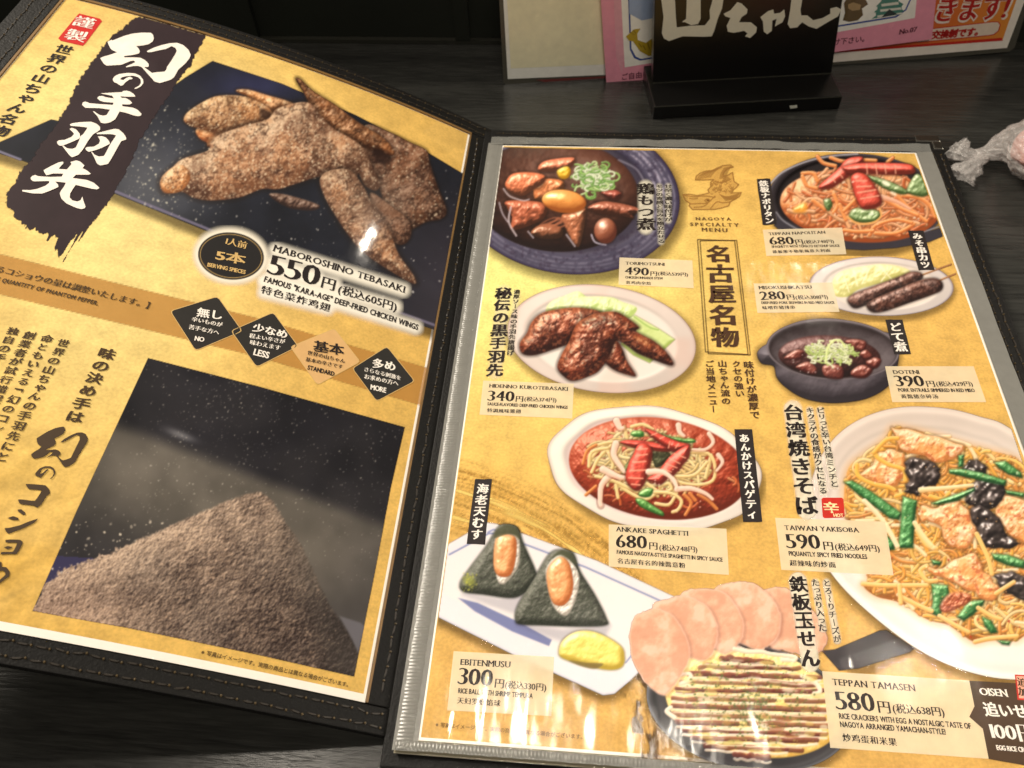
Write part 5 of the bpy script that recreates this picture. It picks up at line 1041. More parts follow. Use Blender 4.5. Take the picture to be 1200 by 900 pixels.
# name strips and columns ------------------------------------------------------------------
def strip(o, quad, s, a, b):
    q = np.array(Z(*o, *quad)); P = []; rs = np.random.RandomState(len(s))
    for i in range(4):
        for t in (0, .25, .5, .75): P.append(q[i] * (1 - t) + q[(i + 1) % 4] * t + rs.randn(2) * .22)
    st = patch(RIGHT, P, STRIP, pr, "name_strip", .176); vtext(RIGHT, s, Z(*o, *a)[0], Z(*o, *b)[0], R_W, st, 'brush', wf=.98)
strip((870, 170, 4), (66, 160, 129, 158, 160, 372, 95, 376), "鉄板ナポリタン", (97, 168), (128, 370)); strip((870, 170, 4), (775, 402, 848, 402, 900, 586, 825, 588), "みそ串カツ", (814, 412), (862, 580))
strip((860, 350, 4), (708, 100, 790, 100, 830, 262, 752, 262), "どて煮", (750, 112), (788, 250)); strip((600, 450, 3.75), (977, 200, 1055, 200, 1098, 607, 1015, 607), "あんかけスパゲティ", (1018, 220), (1057, 595)); strip((500, 550, 3), (170, 35, 230, 35, 205, 265, 140, 263), "海老天むす", (200, 50), (173, 250))
def column_halo(S, cols, parent, mat, al=.8, lift=.178, col=rgb(244, 236, 214)):
    P = np.array([q for a, b, r in cols for q in (a, b)]); R_ = max(r for _, _, r in cols) + 6; cv = Canvas(P[:, 0].min() - R_, P[:, 1].min() - R_, P[:, 0].max() + R_, P[:, 1].max() + R_, 1.)
    for a, b, r in cols:
        a, b = np.array(a), np.array(b); L = np.linalg.norm(b - a); n = max(3, int(L / (r * 1.6))); d = (b - a) / L; pts = [tuple(a + d * L * i / n) for i in range(n + 1)]
        cv.stroke(pts, r, col, al=al, smooth=False, soft=2.6); 
    rr = fbm(cv.X, cv.Y, 5, 3, 2); cv.a *= .72 + .5 * rr; cv.a = np.clip(cv.a, 0, 1); cv.cut(PAGE_R) if S is RIGHT else None; return sheet(S, cv, "text_halo", mat, parent, None, lift)
def zz(o, *q): return Z(*o, *q)[0]
o2, o5, oy, ot, om = (550, 150, 4), (540, 310, 4), (900, 460, 4), (700, 660, 3.75), (800, 260, 3.75)
h = column_halo(RIGHT, [(zz(o2, 827, 280), zz(o2, 827, 465), 8.5), (zz(o2, 932, 275), zz(o2, 932, 435), 3), (zz(o2, 890, 275), zz(o2, 899, 535), 3)], pr, M_PRINT_R, .62)
vtext(RIGHT, "鶏もつ煮", zz(o2, 826, 260), zz(o2, 829, 480), R_K, pr, 'brush'); vtext(RIGHT, "甘辛く濃い味付けが", zz(o2, 932, 266), zz(o2, 933, 440), R_K, pr, 'brushl', wf=1.3); vtext(RIGHT, "モツの食感と旨みを際立たせる", zz(o2, 889, 266), zz(o2, 900, 542), R_K, pr, 'brushl', wf=1.2)
h = column_halo(RIGHT, [(zz(o5, 260, 135), zz(o5, 234, 410), 4.), (zz(o5, 203, 130), zz(o5, 160, 510), 8.)], pr, M_PRINT_R, .35, .1785)
vtext(RIGHT, "秘伝の黒手羽先", zz(o5, 203, 108), zz(o5, 156, 528), R_K, pr, 'brush', wf=1.02); vtext(RIGHT, "濃厚ソース味の手羽先唐揚げ", zz(o5, 264, 118), zz(o5, 231, 428), R_K, pr, 'brushl', wf=1.05)
h = column_halo(RIGHT, [(zz(oy, 116, 80), zz(oy, 182, 555), 10.5), (zz(oy, 243, 85), zz(oy, 312, 435), 4.2), (zz(oy, 195, 85), zz(oy, 259, 465), 4.2)], pr, M_PRINT_R, .72, .179)
vtext(RIGHT, "台湾焼きそば", zz(oy, 113, 55), zz(oy, 186, 578), R_K, pr, 'brush'); vtext(RIGHT, "ピリっと辛い台湾ミンチと", zz(oy, 243, 70), zz(oy, 313, 446), R_K, pr, 'brushl', wf=1.05); vtext(RIGHT, "キクラゲの食感がクセになる", zz(oy, 194, 70), zz(oy, 260, 478), R_K, pr, 'brushl', wf=1.05)
h = column_halo(RIGHT, [(zz(ot, 880, 80), zz(ot, 936, 440), 10.5), (zz(ot, 1005, 85), zz(ot, 1054, 340), 4.2), (zz(ot, 956, 85), zz(ot, 990, 290), 4.2)], pr, M_PRINT_R, .72, .1795)
vtext(RIGHT, "鉄板玉せん", zz(ot, 877, 55), zz(ot, 940, 460), R_K, pr, 'brush'); vtext(RIGHT, "とろ〜りチーズが", zz(ot, 1005, 72), zz(ot, 1056, 352), R_K, pr, 'brushl'); vtext(RIGHT, "たっぷり入った", zz(ot, 955, 70), zz(ot, 991, 302), R_K, pr, 'brushl')
vtext(RIGHT, "名古屋名物", zz(om, 155, 100), zz(om, 190, 558), R_BR, pr, 'brush', wf=1.0, fill=.97)
for s, a, b in [("味付けが濃厚で", (287, 612), (319, 868)), ("クセの強い", (234, 610), (252, 772)), ("山ちゃん流の", (172, 608), (192, 806)), ("ご当地メニュー", (116, 608), (136, 842))]: vtext(RIGHT, s, zz(om, *a), zz(om, *b), R_BR, pr, 'brushl')
cvf = Canvas(812, 276, 884, 420, .7)
for q in [(65, 78, 228, 84, 287, 583, 100, 572), (76, 84, 237, 82, 297, 586, 112, 580)]: P = Z(*om, *q); cvf.stroke(P + P[:1], .42, rgb(70, 48, 26), smooth=False, al=.95, soft=.5)
sheet(RIGHT, cvf, "title_frame", M_PRINT_R, pr, None, .174)
on = (760, 160, 3.75)
for s, q in [("NAGOYA", (208, 368, 364, 370)), ("SPECIALTY", (183, 393, 398, 397)), ("MENU", (234, 417, 348, 421))]: htext(RIGHT, s, *Z(*on, *q), R_GOLD, pr, 'serif', sp=.22, asp=.95)
seal = patch(RIGHT, Z(*oy, 250, 500, 258, 494, 345, 494, 353, 501, 359, 578, 352, 587, 264, 590, 256, 583), RED, pr, "red_seal", .182); htext(RIGHT, "辛", *Z(*oy, 262, 560, 336, 562), ink_mat("cream_ink", (246, 222, 170), rough=.12, wave=.3), seal, 'brush', asp=.85); htext(RIGHT, "HOT", *Z(*oy, 308, 584, 355, 584), ink_mat("cream_ink_small", (246, 222, 170), rough=.12, wave=.3), seal, 'cond', asp=1.1)
NOTE = "※写真はイメージです。実際の商品とは異なる場合がございます。"
htext(RIGHT, NOTE, *Z(440, 700, 4, 280, 606, 985, 666), R_GOLD, pr, 'sans')

# left page ------------------------------------------------------------------------------------
cvn = Canvas(-8, 290, 508, 482, 1.5); cvn.poly([(-6, 296.5), (200, 347.5), (300, 372.5), (504, 432), (496, 476), (300, 417.5), (-6, 343.5)], rgb(200, 146, 72), .6, al=.62); band = sheet(LEFT, cvn, "brown_band", M_PRINT_L, pl, None, .018)
o3, o4, o0 = (0, 220, 4), (200, 240, 3.75), (0, 380, 4)
htext(LEFT, "るコショウの量は調整いたします。】", *Z(*o3, -28, 392, 722, 574), L_BR, band, 'mincho', asp=1.1); htext(LEFT, "E QUANTITY OF PHANTOM PEPPER.", *Z(*o3, -18, 437, 459, 553), L_BR, band, 'cond', asp=1.4, sp=.08)
def halo_l(P_list, w, al, lift, name="text_halo", col=rgb(250, 244, 230)):
    P = np.array([q for pl_ in P_list for q in pl_]); cv = Canvas(P[:, 0].min() - w - 8, P[:, 1].min() - w - 8, P[:, 0].max() + w + 8, P[:, 1].max() + w + 8, 1.2)
    for pl_ in P_list: cv.stroke(pl_, w, col, al=al, smooth=False, soft=5.5)
    return sheet(LEFT, cv, name, M_PRINT_L, pl, None, lift)
h1 = halo_l([Z(*o4, 462, 200, 1020, 375), Z(*o4, 440, 285, 720, 350), Z(*o4, 440, 255, 640, 320), Z(*o4, 420, 335, 740, 400), Z(*o4, 760, 385, 985, 450), Z(*o4, 410, 335, 1075, 540), Z(*o4, 410, 385, 690, 455)], 7.5, .95, .10)
htext(LEFT, "MABOROSHINO TEBASAKI", *Z(*o4, 449, 203, 1028, 388), L_K, pl, 'serif', asp=1.15, sp=.04); htext(LEFT, "550", *Z(*o4, 420, 303, 652, 362), L_K, pl, 'num', asp=1.12); htext(LEFT, YEN, *Z(*o4, 655, 358, 722, 378), L_K, pl, 'mincho', asp=1.15)
htext(LEFT, "(税込605円)", *Z(*o4, 733, 386, 992, 468), L_K, pl, 'mincho', asp=1.15); htext(LEFT, 'FAMOUS "KARA-AGE" DEEP-FRIED CHICKEN WINGS', *Z(*o4, 408, 338, 1086, 552), L_K, pl, 'cond', asp=1.65, sp=.05); htext(LEFT, "特色菜炸鸡翅", *Z(*o4, 393, 385, 698, 470), L_K, pl, 'mincho', asp=1.05, sp=.08)
# serving badge
cvb = Canvas(222, 264, 320, 336, .8); b0 = Z(*o4, 265, 226)[0]
for sx, sy, c, so, al in ((44, 33, rgb(250, 242, 224), 5, .95), (38.6, 27.6, rgb(40, 36, 34), .7, 1), (36.6, 25.8, rgb(176, 146, 92), .5, 1), (35.7, 24.9, rgb(38, 36, 36), .5, 1)): cvb.ell(b0[0], b0[1], sx, sy, c, .10, so, al)
bd = sheet(LEFT, cvb, "serving_badge", M_PRINT_L, pl, "dark oval serving badge", .11)
htext(LEFT, "1人前", *Z(*o4, 240, 172, 333, 194), L_GOLD, bd, 'mincho', asp=1.15); htext(LEFT, "5本", *Z(*o4, 196, 240, 328, 262), L_GOLD, bd, 'bold', asp=.8); htext(LEFT, "1SERVING 5PIECES", *Z(*o4, 160, 272, 328, 306), L_GOLD, bd, 'cond', asp=1.5)
# level diamonds
D_K = ink_mat("diamond_black", (46, 44, 42), rough=.035, wave=.05); D_G = ink_mat("diamond_gold", (214, 172, 116), rough=.035, wave=.05)
def diamond(i, q, mat, tm, rows):
    c = np.array(Z(*o4, *q)); P = []
    for k in range(4):
        a, b, d = c[k - 1], c[k], c[(k + 1) % 4]; P += [b + (a - b) * .07, b + (a + d - 2 * b) * .018, b + (d - b) * .07]
    cc = c.mean(0); o = patch(LEFT, [cc + (p - cc) * 1.03 for p in P], L_GOLD, pl, "level_diamond", .118 + i * .002); o2_ = patch(LEFT, P, mat, o, "diamond_face", .1185 + i * .002)
    for s, a, st, ap in rows: htext(LEFT, s, *Z(*o4, *a), tm, o, st, asp=ap)
diamond(0, (205, 405, 312, 555, 110, 640, 0, 468), D_K, L_W, [("無し", (112, 488, 228, 505), 'bold', 1.), ("辛いものが", (90, 511, 226, 538), 'mincho', 1.1), ("苦手な方へ", (77, 545, 212, 572), 'mincho', 1.1), ("NO", (104, 597, 146, 604), 'cond', 1.35)])
diamond(1, (450, 475, 558, 622, 378, 712, 268, 555), D_K, L_W, [("少なめ", (357, 553, 512, 588), 'bold', 1.), ("程よい辛さが", (344, 584, 502, 612), 'mincho', 1.1), ("味わえます", (346, 613, 482, 640), 'mincho', 1.1), ("LESS", (362, 660, 430, 677), 'cond', 1.4)])
diamond(2, (718, 547, 830, 690, 645, 790, 528, 625), D_G, L_K, [("基本", (626, 640, 762, 660), 'bold', .95), ("世界の山ちゃん", (599, 658, 766, 697), 'mincho', 1.1), ("基本の辛さです", (591, 687, 756, 722), 'mincho', 1.1), ("STANDARD", (600, 724, 718, 754), 'cond', 1.5)])
diamond(3, (950, 625, 1070, 775, 905, 862, 800, 720), D_K, L_W, [("多め", (884, 712, 990, 730), 'bold', 1.), ("さらなる刺激を", (847, 731, 1012, 772), 'mincho', 1.1), ("お求めの方へ", (848, 763, 1000, 796), 'mincho', 1.1), ("MORE", (877, 812, 946, 828), 'cond', 1.4)])
# seal and columns
z1 = (0, 0, 4); sl_ = patch(LEFT, Z(*z1, 360, 75, 372, 64, 468, 88, 479, 100, 400, 205, 388, 216, 284, 192, 273, 180), ink_mat("seal_red_window", (196, 44, 40), rough=.035, wave=.05), pl, "red_seal", .12)
vtext(LEFT, "謹製", Z(*z1, 414, 76)[0], Z(*z1, 340, 200)[0], L_W, sl_, 'mincho', wf=1.0, fill=.82)
vtext(LEFT, "世界の山ちゃん名物", Z(*z1, 318, 212)[0], Z(*z1, -22, 640)[0], L_K, pl, 'brushl', wf=1.05, fill=.9)
vtext(LEFT, "味の決め手は", Z(*o0, 516, 112)[0], Z(*o0, 336, 466)[0], L_BR, pl, 'brush', wf=1.12, fill=.92); vtext(LEFT, "世界の山ちゃんの手羽先にと", Z(*o0, 308, 70)[0], Z(*o0, -2, 648)[0], L_BR, pl, 'brushl', wf=1.1, fill=.9)
vtext(LEFT, "命ともいえる「幻のコシ", Z(*o0, 232, 50)[0], Z(*o0, -22, 510)[0], L_BR, pl, 'brushl', wf=1.1, fill=.9); vtext(LEFT, "創業者が試行錯誤", Z(*o0, 150, 34)[0], Z(*o0, -30, 372)[0], L_BR, pl, 'brushl', wf=1.1, fill=.9); vtext(LEFT, "独自の手", Z(*o0, 72, 14)[0], Z(*o0, -12, 178)[0], L_BR, pl, 'brushl', wf=1.1, fill=.9)
htext(LEFT, NOTE, (235, 766.5), (411, 806), L_BR, pl, 'sans', asp=1.05)
def T(o, *polys): return [Z(*o, *p) for p in polys]
t1, t2, t3, t4, t5 = (110, 30, 10), (60, 100, 10), (10, 170, 8.571), (0, 490, 10), (0, 560, 6.425)
TITLE = [T(t1, (160, 195, 210, 172, 216, 182, 350, 128, 450, 100, 560, 88, 670, 90, 695, 115, 703, 160, 690, 190, 640, 225, 560, 240, 495, 245, 525, 275, 540, 310, 530, 330, 480, 345, 355, 362, 355, 378, 450, 378, 545, 382, 600, 410, 640, 450, 645, 480, 630, 492, 590, 488, 600, 500, 640, 530, 680, 560, 740, 552, 830, 545, 850, 520, 860, 485, 900, 430, 960, 330, 972, 300, 955, 265, 910, 245, 875, 265, 840, 280, 760, 295, 680, 315, 630, 318, 620, 305, 700, 265, 800, 232, 900, 210, 980, 208, 1050, 235, 1110, 290, 1135, 350, 1120, 390, 1060, 460, 990, 520, 940, 610, 900, 640, 830, 662, 770, 678, 710, 660, 690, 635, 640, 580, 560, 490, 520, 478, 470, 478, 380, 495, 375, 485, 490, 435, 470, 415, 430, 420, 370, 445, 320, 465, 240, 470, 150, 475, 115, 450, 90, 410, 75, 388, 110, 370, 200, 345, 275, 318, 230, 300, 200, 280, 178, 240)),
         T(t1, (225, 625, 250, 595, 300, 572, 400, 560, 480, 565, 540, 590, 578, 640, 580, 680, 550, 720, 500, 745, 475, 748, 480, 738, 530, 710, 552, 680, 550, 640, 520, 610, 460, 592, 380, 598, 330, 610, 305, 635, 345, 645, 380, 620, 420, 603, 455, 622, 450, 633, 420, 635, 370, 670, 345, 700, 320, 712, 290, 695, 270, 680, 240, 670, 222, 640)),
         T(t2, (570, 100, 700, 92, 835, 85, 840, 72, 885, 68, 925, 78, 965, 105, 990, 138, 900, 140, 700, 125, 640, 112), (540, 155, 560, 133, 600, 130, 640, 145, 740, 160, 870, 152, 920, 180, 950, 212, 920, 230, 840, 228, 720, 208, 620, 200, 570, 185), (362, 235, 370, 208, 400, 195, 430, 205, 450, 215, 560, 225, 725, 235, 960, 268, 1010, 290, 1060, 340, 1050, 362, 1010, 368, 960, 355, 870, 325, 690, 290, 560, 272, 400, 270), (705, 115, 810, 130, 830, 160, 835, 250, 800, 315, 750, 405, 690, 440, 630, 452, 585, 445, 565, 410, 545, 370, 490, 312, 500, 308, 560, 350, 610, 362, 650, 355, 690, 290, 725, 230, 745, 170)),
         T(t2, (218, 465, 250, 450, 340, 437, 470, 432, 530, 455, 572, 490, 575, 525, 540, 550, 490, 580, 430, 660, 370, 760, 320, 820, 245, 850, 215, 825, 180, 780, 132, 718, 145, 712, 190, 745, 250, 750, 290, 735, 330, 650, 345, 600, 375, 580, 430, 500, 330, 488, 230, 480), (215, 518, 240, 503, 290, 520, 335, 570, 340, 610, 330, 630, 240, 670, 130, 715, 95, 712, 75, 690, 68, 668, 90, 650, 160, 645, 240, 610, 270, 575, 250, 550), (530, 565, 600, 550, 740, 515, 790, 520, 850, 570, 878, 615, 880, 640, 850, 650, 820, 660, 780, 730, 720, 840, 667, 927, 573, 945, 538, 922, 505, 850, 468, 782, 480, 785, 510, 820, 560, 840, 620, 834, 650, 780, 690, 700, 765, 590, 700, 577, 540, 578), (545, 605, 590, 600, 640, 615, 680, 660, 690, 690, 600, 735, 520, 765, 440, 785, 410, 765, 400, 740, 430, 728, 500, 725, 560, 690, 575, 655, 560, 620)),
         T(t3, (350, 258, 430, 215, 500, 180, 545, 170, 555, 185, 500, 245, 600, 250, 740, 235, 790, 260, 830, 295, 800, 302, 690, 303, 550, 292, 450, 290, 380, 310), (622, 175, 680, 158, 720, 170, 765, 210, 740, 240, 690, 290, 640, 340, 600, 385, 530, 330, 550, 295, 600, 235, 635, 195), (222, 335, 240, 315, 270, 305, 300, 318, 420, 325, 530, 322, 640, 335, 790, 355, 860, 385, 915, 435, 890, 450, 830, 442, 680, 405, 560, 380, 410, 365, 250, 370, 228, 352), (410, 355, 470, 370, 500, 405, 502, 425, 460, 445, 400, 470, 340, 492, 240, 490, 140, 470, 138, 455, 220, 458, 290, 445, 370, 415, 410, 385), (580, 375, 680, 400, 650, 440, 620, 490, 615, 530, 640, 560, 690, 572, 725, 560, 742, 520, 752, 560, 775, 625, 765, 640, 730, 648, 680, 635, 580, 590, 530, 540, 515, 490, 530, 460, 560, 420))]
for p in TITLE: traced(LEFT, p, L_W, pl)
SUB = [T(t4, (430, 240, 470, 215, 560, 160, 650, 120, 740, 102, 760, 115, 765, 150, 740, 190, 680, 225, 635, 245, 652, 275, 652, 310, 630, 330, 580, 350, 535, 378, 600, 375, 650, 370, 690, 385, 710, 410, 705, 438, 680, 445, 690, 465, 735, 500, 790, 485, 835, 465, 850, 430, 900, 330, 935, 260, 935, 220, 910, 198, 870, 215, 800, 255, 730, 290, 712, 285, 750, 250, 830, 205, 900, 175, 960, 170, 1005, 190, 1030, 240, 1025, 280, 980, 350, 930, 430, 880, 520, 840, 550, 800, 572, 760, 578, 735, 555, 700, 500, 660, 445, 620, 440, 555, 468, 552, 462, 610, 420, 620, 402, 590, 400, 520, 455, 440, 475, 405, 480, 380, 465, 365, 430, 400, 400, 460, 365, 490, 335, 450, 315, 435, 280)),
       T(t4, (412, 660, 430, 630, 470, 590, 530, 567, 590, 568, 630, 590, 650, 630, 645, 665, 620, 700, 595, 720, 588, 712, 615, 690, 632, 650, 620, 610, 580, 585, 520, 590, 485, 610, 468, 655, 500, 650, 530, 620, 560, 600, 570, 610, 540, 635, 500, 680, 472, 708, 455, 688, 425, 685)),
       T(t5, (192, 48, 250, 50, 345, 58, 375, 95, 375, 125, 355, 135, 310, 205, 280, 228, 260, 212, 150, 200, 135, 165, 165, 165, 265, 178, 320, 95, 215, 88)), T(t5, (133, 242, 160, 238, 190, 262, 192, 280, 175, 282, 140, 258), (55, 305, 100, 290, 140, 305, 140, 322, 100, 320), (35, 380, 65, 380, 150, 360, 220, 330, 290, 308, 260, 340, 170, 385, 100, 410, 65, 425, 45, 405)),
       T(t5, (40, 470, 80, 466, 150, 468, 175, 485, 150, 540, 125, 578, 60, 575, 5, 580, 10, 560, 100, 560, 135, 490, 45, 490), (30, 525, 60, 515, 100, 525, 60, 540)), T(t5, (-40, 660, -5, 655, -5, 630, 15, 640, 12, 672, 50, 675, 75, 710, 70, 745, 0, 795, -40, 820, -45, 800, 0, 770, 45, 730, 30, 702, 0, 705, -40, 715))]
L_BR2 = ink_mat("dark_brown_ink_window", (72, 58, 44), rough=.035, wave=.05)
for p in SUB: traced(LEFT, p, L_BR2, pl)

# ------------------------------------------------------------------ sign stand behind the menu
def tpt(p): uv = TABLE.uv([p])[0]; return np.array([uv[0], uv[1], -8.])
A_, B_ = tpt((765, 140)), tpt((983, 128)); ex = (B_ - A_) / np.linalg.norm(B_ - A_); ez = np.array([0, 0, 1.]); ey = np.cross(ez, ex); SW = np.linalg.norm(B_ - A_)
FR = Flat(A_, ex, ez); SH = float(FR.uv([(765, 125)])[0][1]); TOPP = Flat(A_ + ez * SH, ex, ey); SD = float(TOPP.uv([(765, 98)])[0][1])
BLACK = plain("black_lacquer", (13, 12, 11), .28, var=.3, bscale=60); EDGE = plain("worn_edge", (58, 58, 50), .5, var=.4)
stand = empty("table_sign", (0, 0, 0), "black lacquered table sign with white brush lettering on a stepped base behind the menu", "table sign")
def box(S, u0, u1, v0, v1, l0, l1, name, mat, parent, bevel=.3): return mesh(name, *slab(S, u0, u1, v0, v1, l0, l1), mat, parent, bevel=bevel)
box(TOPP, 0, SW, 0, SD + 24, -SH + .02, 0, "base", BLACK, stand, .5)
box(FR, .3, SW - .3, SH - .55, SH - .1, .0, .12, "worn_edge", EDGE, stand, 0); 
PN = Flat(A_ + ez * SH + ey * SD, ex, ez); c = PN.uv([(765, 97), (975, 84), (992, -30), (768, -30)]); 
def prism(S, uv, l0, l1, name, mat, parent, bevel=0.):
    uv = np.array(uv); n = len(uv); V = np.vstack([S.xyz(uv, l1), S.xyz(uv, l0)]); return mesh(name, V, [tuple(range(n)), tuple(range(2 * n - 1, n - 1, -1))] + [(i, n + i, n + (i + 1) % n, (i + 1) % n) for i in range(n)], mat, parent, bevel=bevel)
prism(PN, [(c[0][0], .1), (c[1][0], .1), (c[2][0], c[2][1]), (c[3][0], c[3][1])], -7, 0, "panel", BLACK, stand, .4); box(PN, c[0][0], c[1][0], .1, .6, .02, .3, "worn_edge", EDGE, stand, 0)
SW_M = plain("sign_white_paint", (214, 216, 204), .45, var=.06)
def traced_on(S, polys, mat, parent, lift0, name="lettering"):
    for i, P in enumerate(polys): patch(S, P, mat, parent, name, lift0 + i * .01)
kz = (760, 0, 5)
for p in [T(kz, (75, -30, 155, -30, 155, 0, 160, 100, 165, 160, 250, 150, 330, 148, 360, 110, 358, 60, 375, 0, 380, -30, 440, -30, 438, 0, 430, 50, 405, 110, 385, 180, 370, 212, 320, 215, 200, 212, 120, 240, 90, 225, 78, 195, 88, 100, 75, 0), (225, -30, 305, -30, 305, 110, 290, 140, 250, 147, 215, 130, 195, 128, 220, 110)),
          T(kz, (440, 80, 480, 60, 520, 12, 545, 20, 580, 55, 575, 80, 545, 100, 530, 130, 600, 130, 635, 160, 630, 190, 595, 222, 565, 212, 580, 195, 560, 180, 500, 192, 465, 185, 458, 150, 480, 105, 450, 95)),
          T(kz, (655, 100, 700, 65, 730, 55, 735, 80, 770, 75, 795, 55, 800, 95, 785, 130, 740, 155, 750, 110, 725, 120, 722, 180, 695, 200, 675, 185, 670, 125)),
          T(kz, (840, -30, 905, -30, 900, 0, 890, 60, 895, 90, 930, 90, 965, 118, 1020, 105, 1065, 80, 1065, 50, 1100, 40, 1130, 55, 1110, 95, 1040, 135, 985, 168, 940, 155, 900, 130, 870, 160, 830, 165, 815, 140, 830, 60))]: traced_on(PN, p, SW_M, stand, .06)
prism(FR, FR.uv([(925, 124), (934, 123), (934, 126), (926, 127)]), .02, .3, "scuff", SW_M, stand)

# laminated cards leaning behind it
Ac, Bc = tpt((590, 99)), tpt((1182, 61)); ec = (Bc - Ac) / np.linalg.norm(Bc - Ac); up = np.array([0, .16, 1.]); CP = Flat(Ac, ec, up); up2 = CP.ey
def card_plane(off): return Flat(Ac - CP.n * 0 + CP.n * off, ec, up)
LAM = plain("laminate", (78, 76, 68), .15, var=.1); 
def fm(name, c): return ink_mat(name, c, rough=.15, wave=.2)
C1, C2 = card_plane(0.), card_plane(1.6)
cc = empty("laminated_card", (0, 0, 0), "cream laminated card leaning behind the pink sheet, left of the black sign", "card")
def cprism(S, px, l0, l1, name, mat, parent): return prism(S, S.uv(px), l0, l1, name, mat, parent)
cprism(C1, [(582, -60), (590, 97), (594, 99.5), (900, 85), (900, -60)], -.5, -.05, "laminate", LAM, cc); cprism(C1, [(586.5, -60), (595, 92.5), (890, 80), (890, -60)], -.04, .1, "card", fm("card_white", (238, 238, 232)), cc)
cprism(C1, [(591, -60), (598.5, 80), (880, 68), (880, -60)], .11, .16, "print", fm("card_cream", (240, 234, 200)), cc); cprism(C1, [(628, 93.6), (640, 96.5), (790, 89), (800, 84.5)], .01, .12, "red_tab", fm("tab_maroon", (110, 52, 50)), cc)
rc = empty("laminated_card", (0, 0, 0), "orange and red laminated notice leaning right of the black sign", "card")
cprism(C2, [(760, -60), (770, 86), (975, 79), (1183, 60.5), (1189, 56), (1210, -10), (1225, -60)], -.5, -.05, "laminate", LAM, rc); cprism(C2, [(762, -60), (772, 84), (975, 73), (1180, 56), (1201, 0), (1220, -60)], -.04, .1, "card", fm("card_white_two", (236, 228, 218)), rc)
def orange_mat():
    m, nt, b = new_mat("orange_print"); g = N(nt, 'ShaderNodeNewGeometry'); s = N(nt, 'ShaderNodeSeparateXYZ'); nt.links.new(g.outputs["Position"], s.inputs[0]); r = N(nt, 'ShaderNodeValToRGB'); mr = N(nt, 'ShaderNodeMapRange'); mr.inputs[1].default_value = .19; mr.inputs[2].default_value = .31
    nt.links.new(s.outputs[0], mr.inputs[0]); nt.links.new(mr.outputs[0], r.inputs[0]); r.color_ramp.elements[0].color = (*lin(rgb(206, 60, 30)), 1); r.color_ramp.elements[1].color = (*lin(rgb(232, 160, 52)), 1); r.color_ramp.elements.new(.5).color = (*lin(rgb(214, 110, 40)), 1)
    nt.links.new(r.outputs[0], b.inputs["Base Color"]); coat(nt, b, .15, .2); return m
cprism(C2, [(765, -60), (775, 72), (980, 61.5), (1174.5, 47.5), (1191, 0), (1211, -60)], .11, .16, "print", orange_mat(), rc)
kr = (900, 0, 4); cprism(C2, Z(*kr, 320, 236, 740, 205, 1095, 176, 1100, 190, 320, 247), .17, .2, "red_band", fm("band_red", (196, 46, 34)), rc)
nb = cprism(C2, Z(*kr, 700, 140, 1050, 100, 1080, 100, 1090, 115, 1082, 145, 1060, 163, 1040, 167, 700, 200), .17, .2, "notice_box", fm("box_red", (190, 50, 36)), rc); cprism(C2, Z(*kr, 700, 144, 1050, 104, 1076, 104, 1085, 116, 1077, 143, 1057, 159, 1038, 163, 700, 196), .21, .24, "notice_face", fm("box_white", (224, 206, 190)), rc)
NR = fm("notice_red", (176, 36, 32)); htext(C2, "交換制です。", *Z(*kr, 762, 180, 1006, 160), NR, rc, 'heavy', asp=1.0)
_lift[0] = .24
htext(C2, "きます!", *Z(*kr, 762, 98, 1118, 82), fm("notice_white", (236, 222, 210)), rc, 'heavy', asp=1.25); _lift[0] = .26; htext(C2, "きます!", *Z(*kr, 768, 94, 1112, 80), NR, rc, 'bold', asp=1.2); _lift[0] = .30
# pink sheet
PK = card_plane(4.5); ps = empty("pink_sheet", (0, 0, 0), "pink framed paper sheet tucked between the black sign and the laminated cards", "paper sheet")
cprism(PK, [(700, -60), (711, 103), (768, 95), (985, 60), (1092, 46), (1103, -60)], -.3, 0, "sheet", fm("pink_paper", (228, 150, 172)), ps)
cprism(PK, [(717, -60), (722, 66), (729, 86), (731, 70), (727, -60)], .01, .05, "fold", fm("pale_pink", (222, 160, 176)), ps)
cprism(PK, [(725, -60), (732, 79), (985, 37), (1072, 21), (1080, -60)], .01, .06, "picture", fm("picture_white", (238, 236, 230)), ps)
cprism(PK, [(734, -60), (738, 58), (743, 68), (750, 71), (985, 31), (1050, 20.5), (1062, 12), (1067.5, 0), (1074, -60)], .07, .1, "picture_border", fm("border_blue", (44, 74, 150)), ps)
cprism(PK, [(736, -60), (740, 57), (745, 66), (751, 69), (985, 29), (1049, 18.7), (1060.5, 11), (1065.5, 0), (1072, -60)], .11, .14, "picture_field", fm("field_white", (238, 238, 232)), ps)
cprism(PK, [(736, -60), (737.5, 16), (752, 24), (770, 20), (770, -60)], .15, .16, "sky_patch", fm("field_blue", (150, 170, 205)), ps)
k8 = (560, 0, 3)
cprism(PK, Z(*k8, 520, 128, 550, 102, 572, 100, 560, 118, 562, 140, 590, 150, 620, 130, 640, 140, 640, 190, 600, 196, 570, 180, 545, 145, 530, 142), .17, .2, "goldfish_figure", fm("fish_gold", (176, 150, 40)), ps)
for q in [(535, 112, 550, 122), (545, 104, 556, 118), (565, 150, 575, 165), (580, 158, 590, 175), (596, 150, 604, 172), (610, 142, 616, 160)]:
    a, b = Z(*k8, *q); cprism(PK, [(a[0] - .5, a[1]), (a[0] + .5, a[1]), (b[0] + .5, b[1]), (b[0] - .5, b[1])], .21, .23, "fish_scale", fm("fish_dark", (110, 90, 24)), ps)
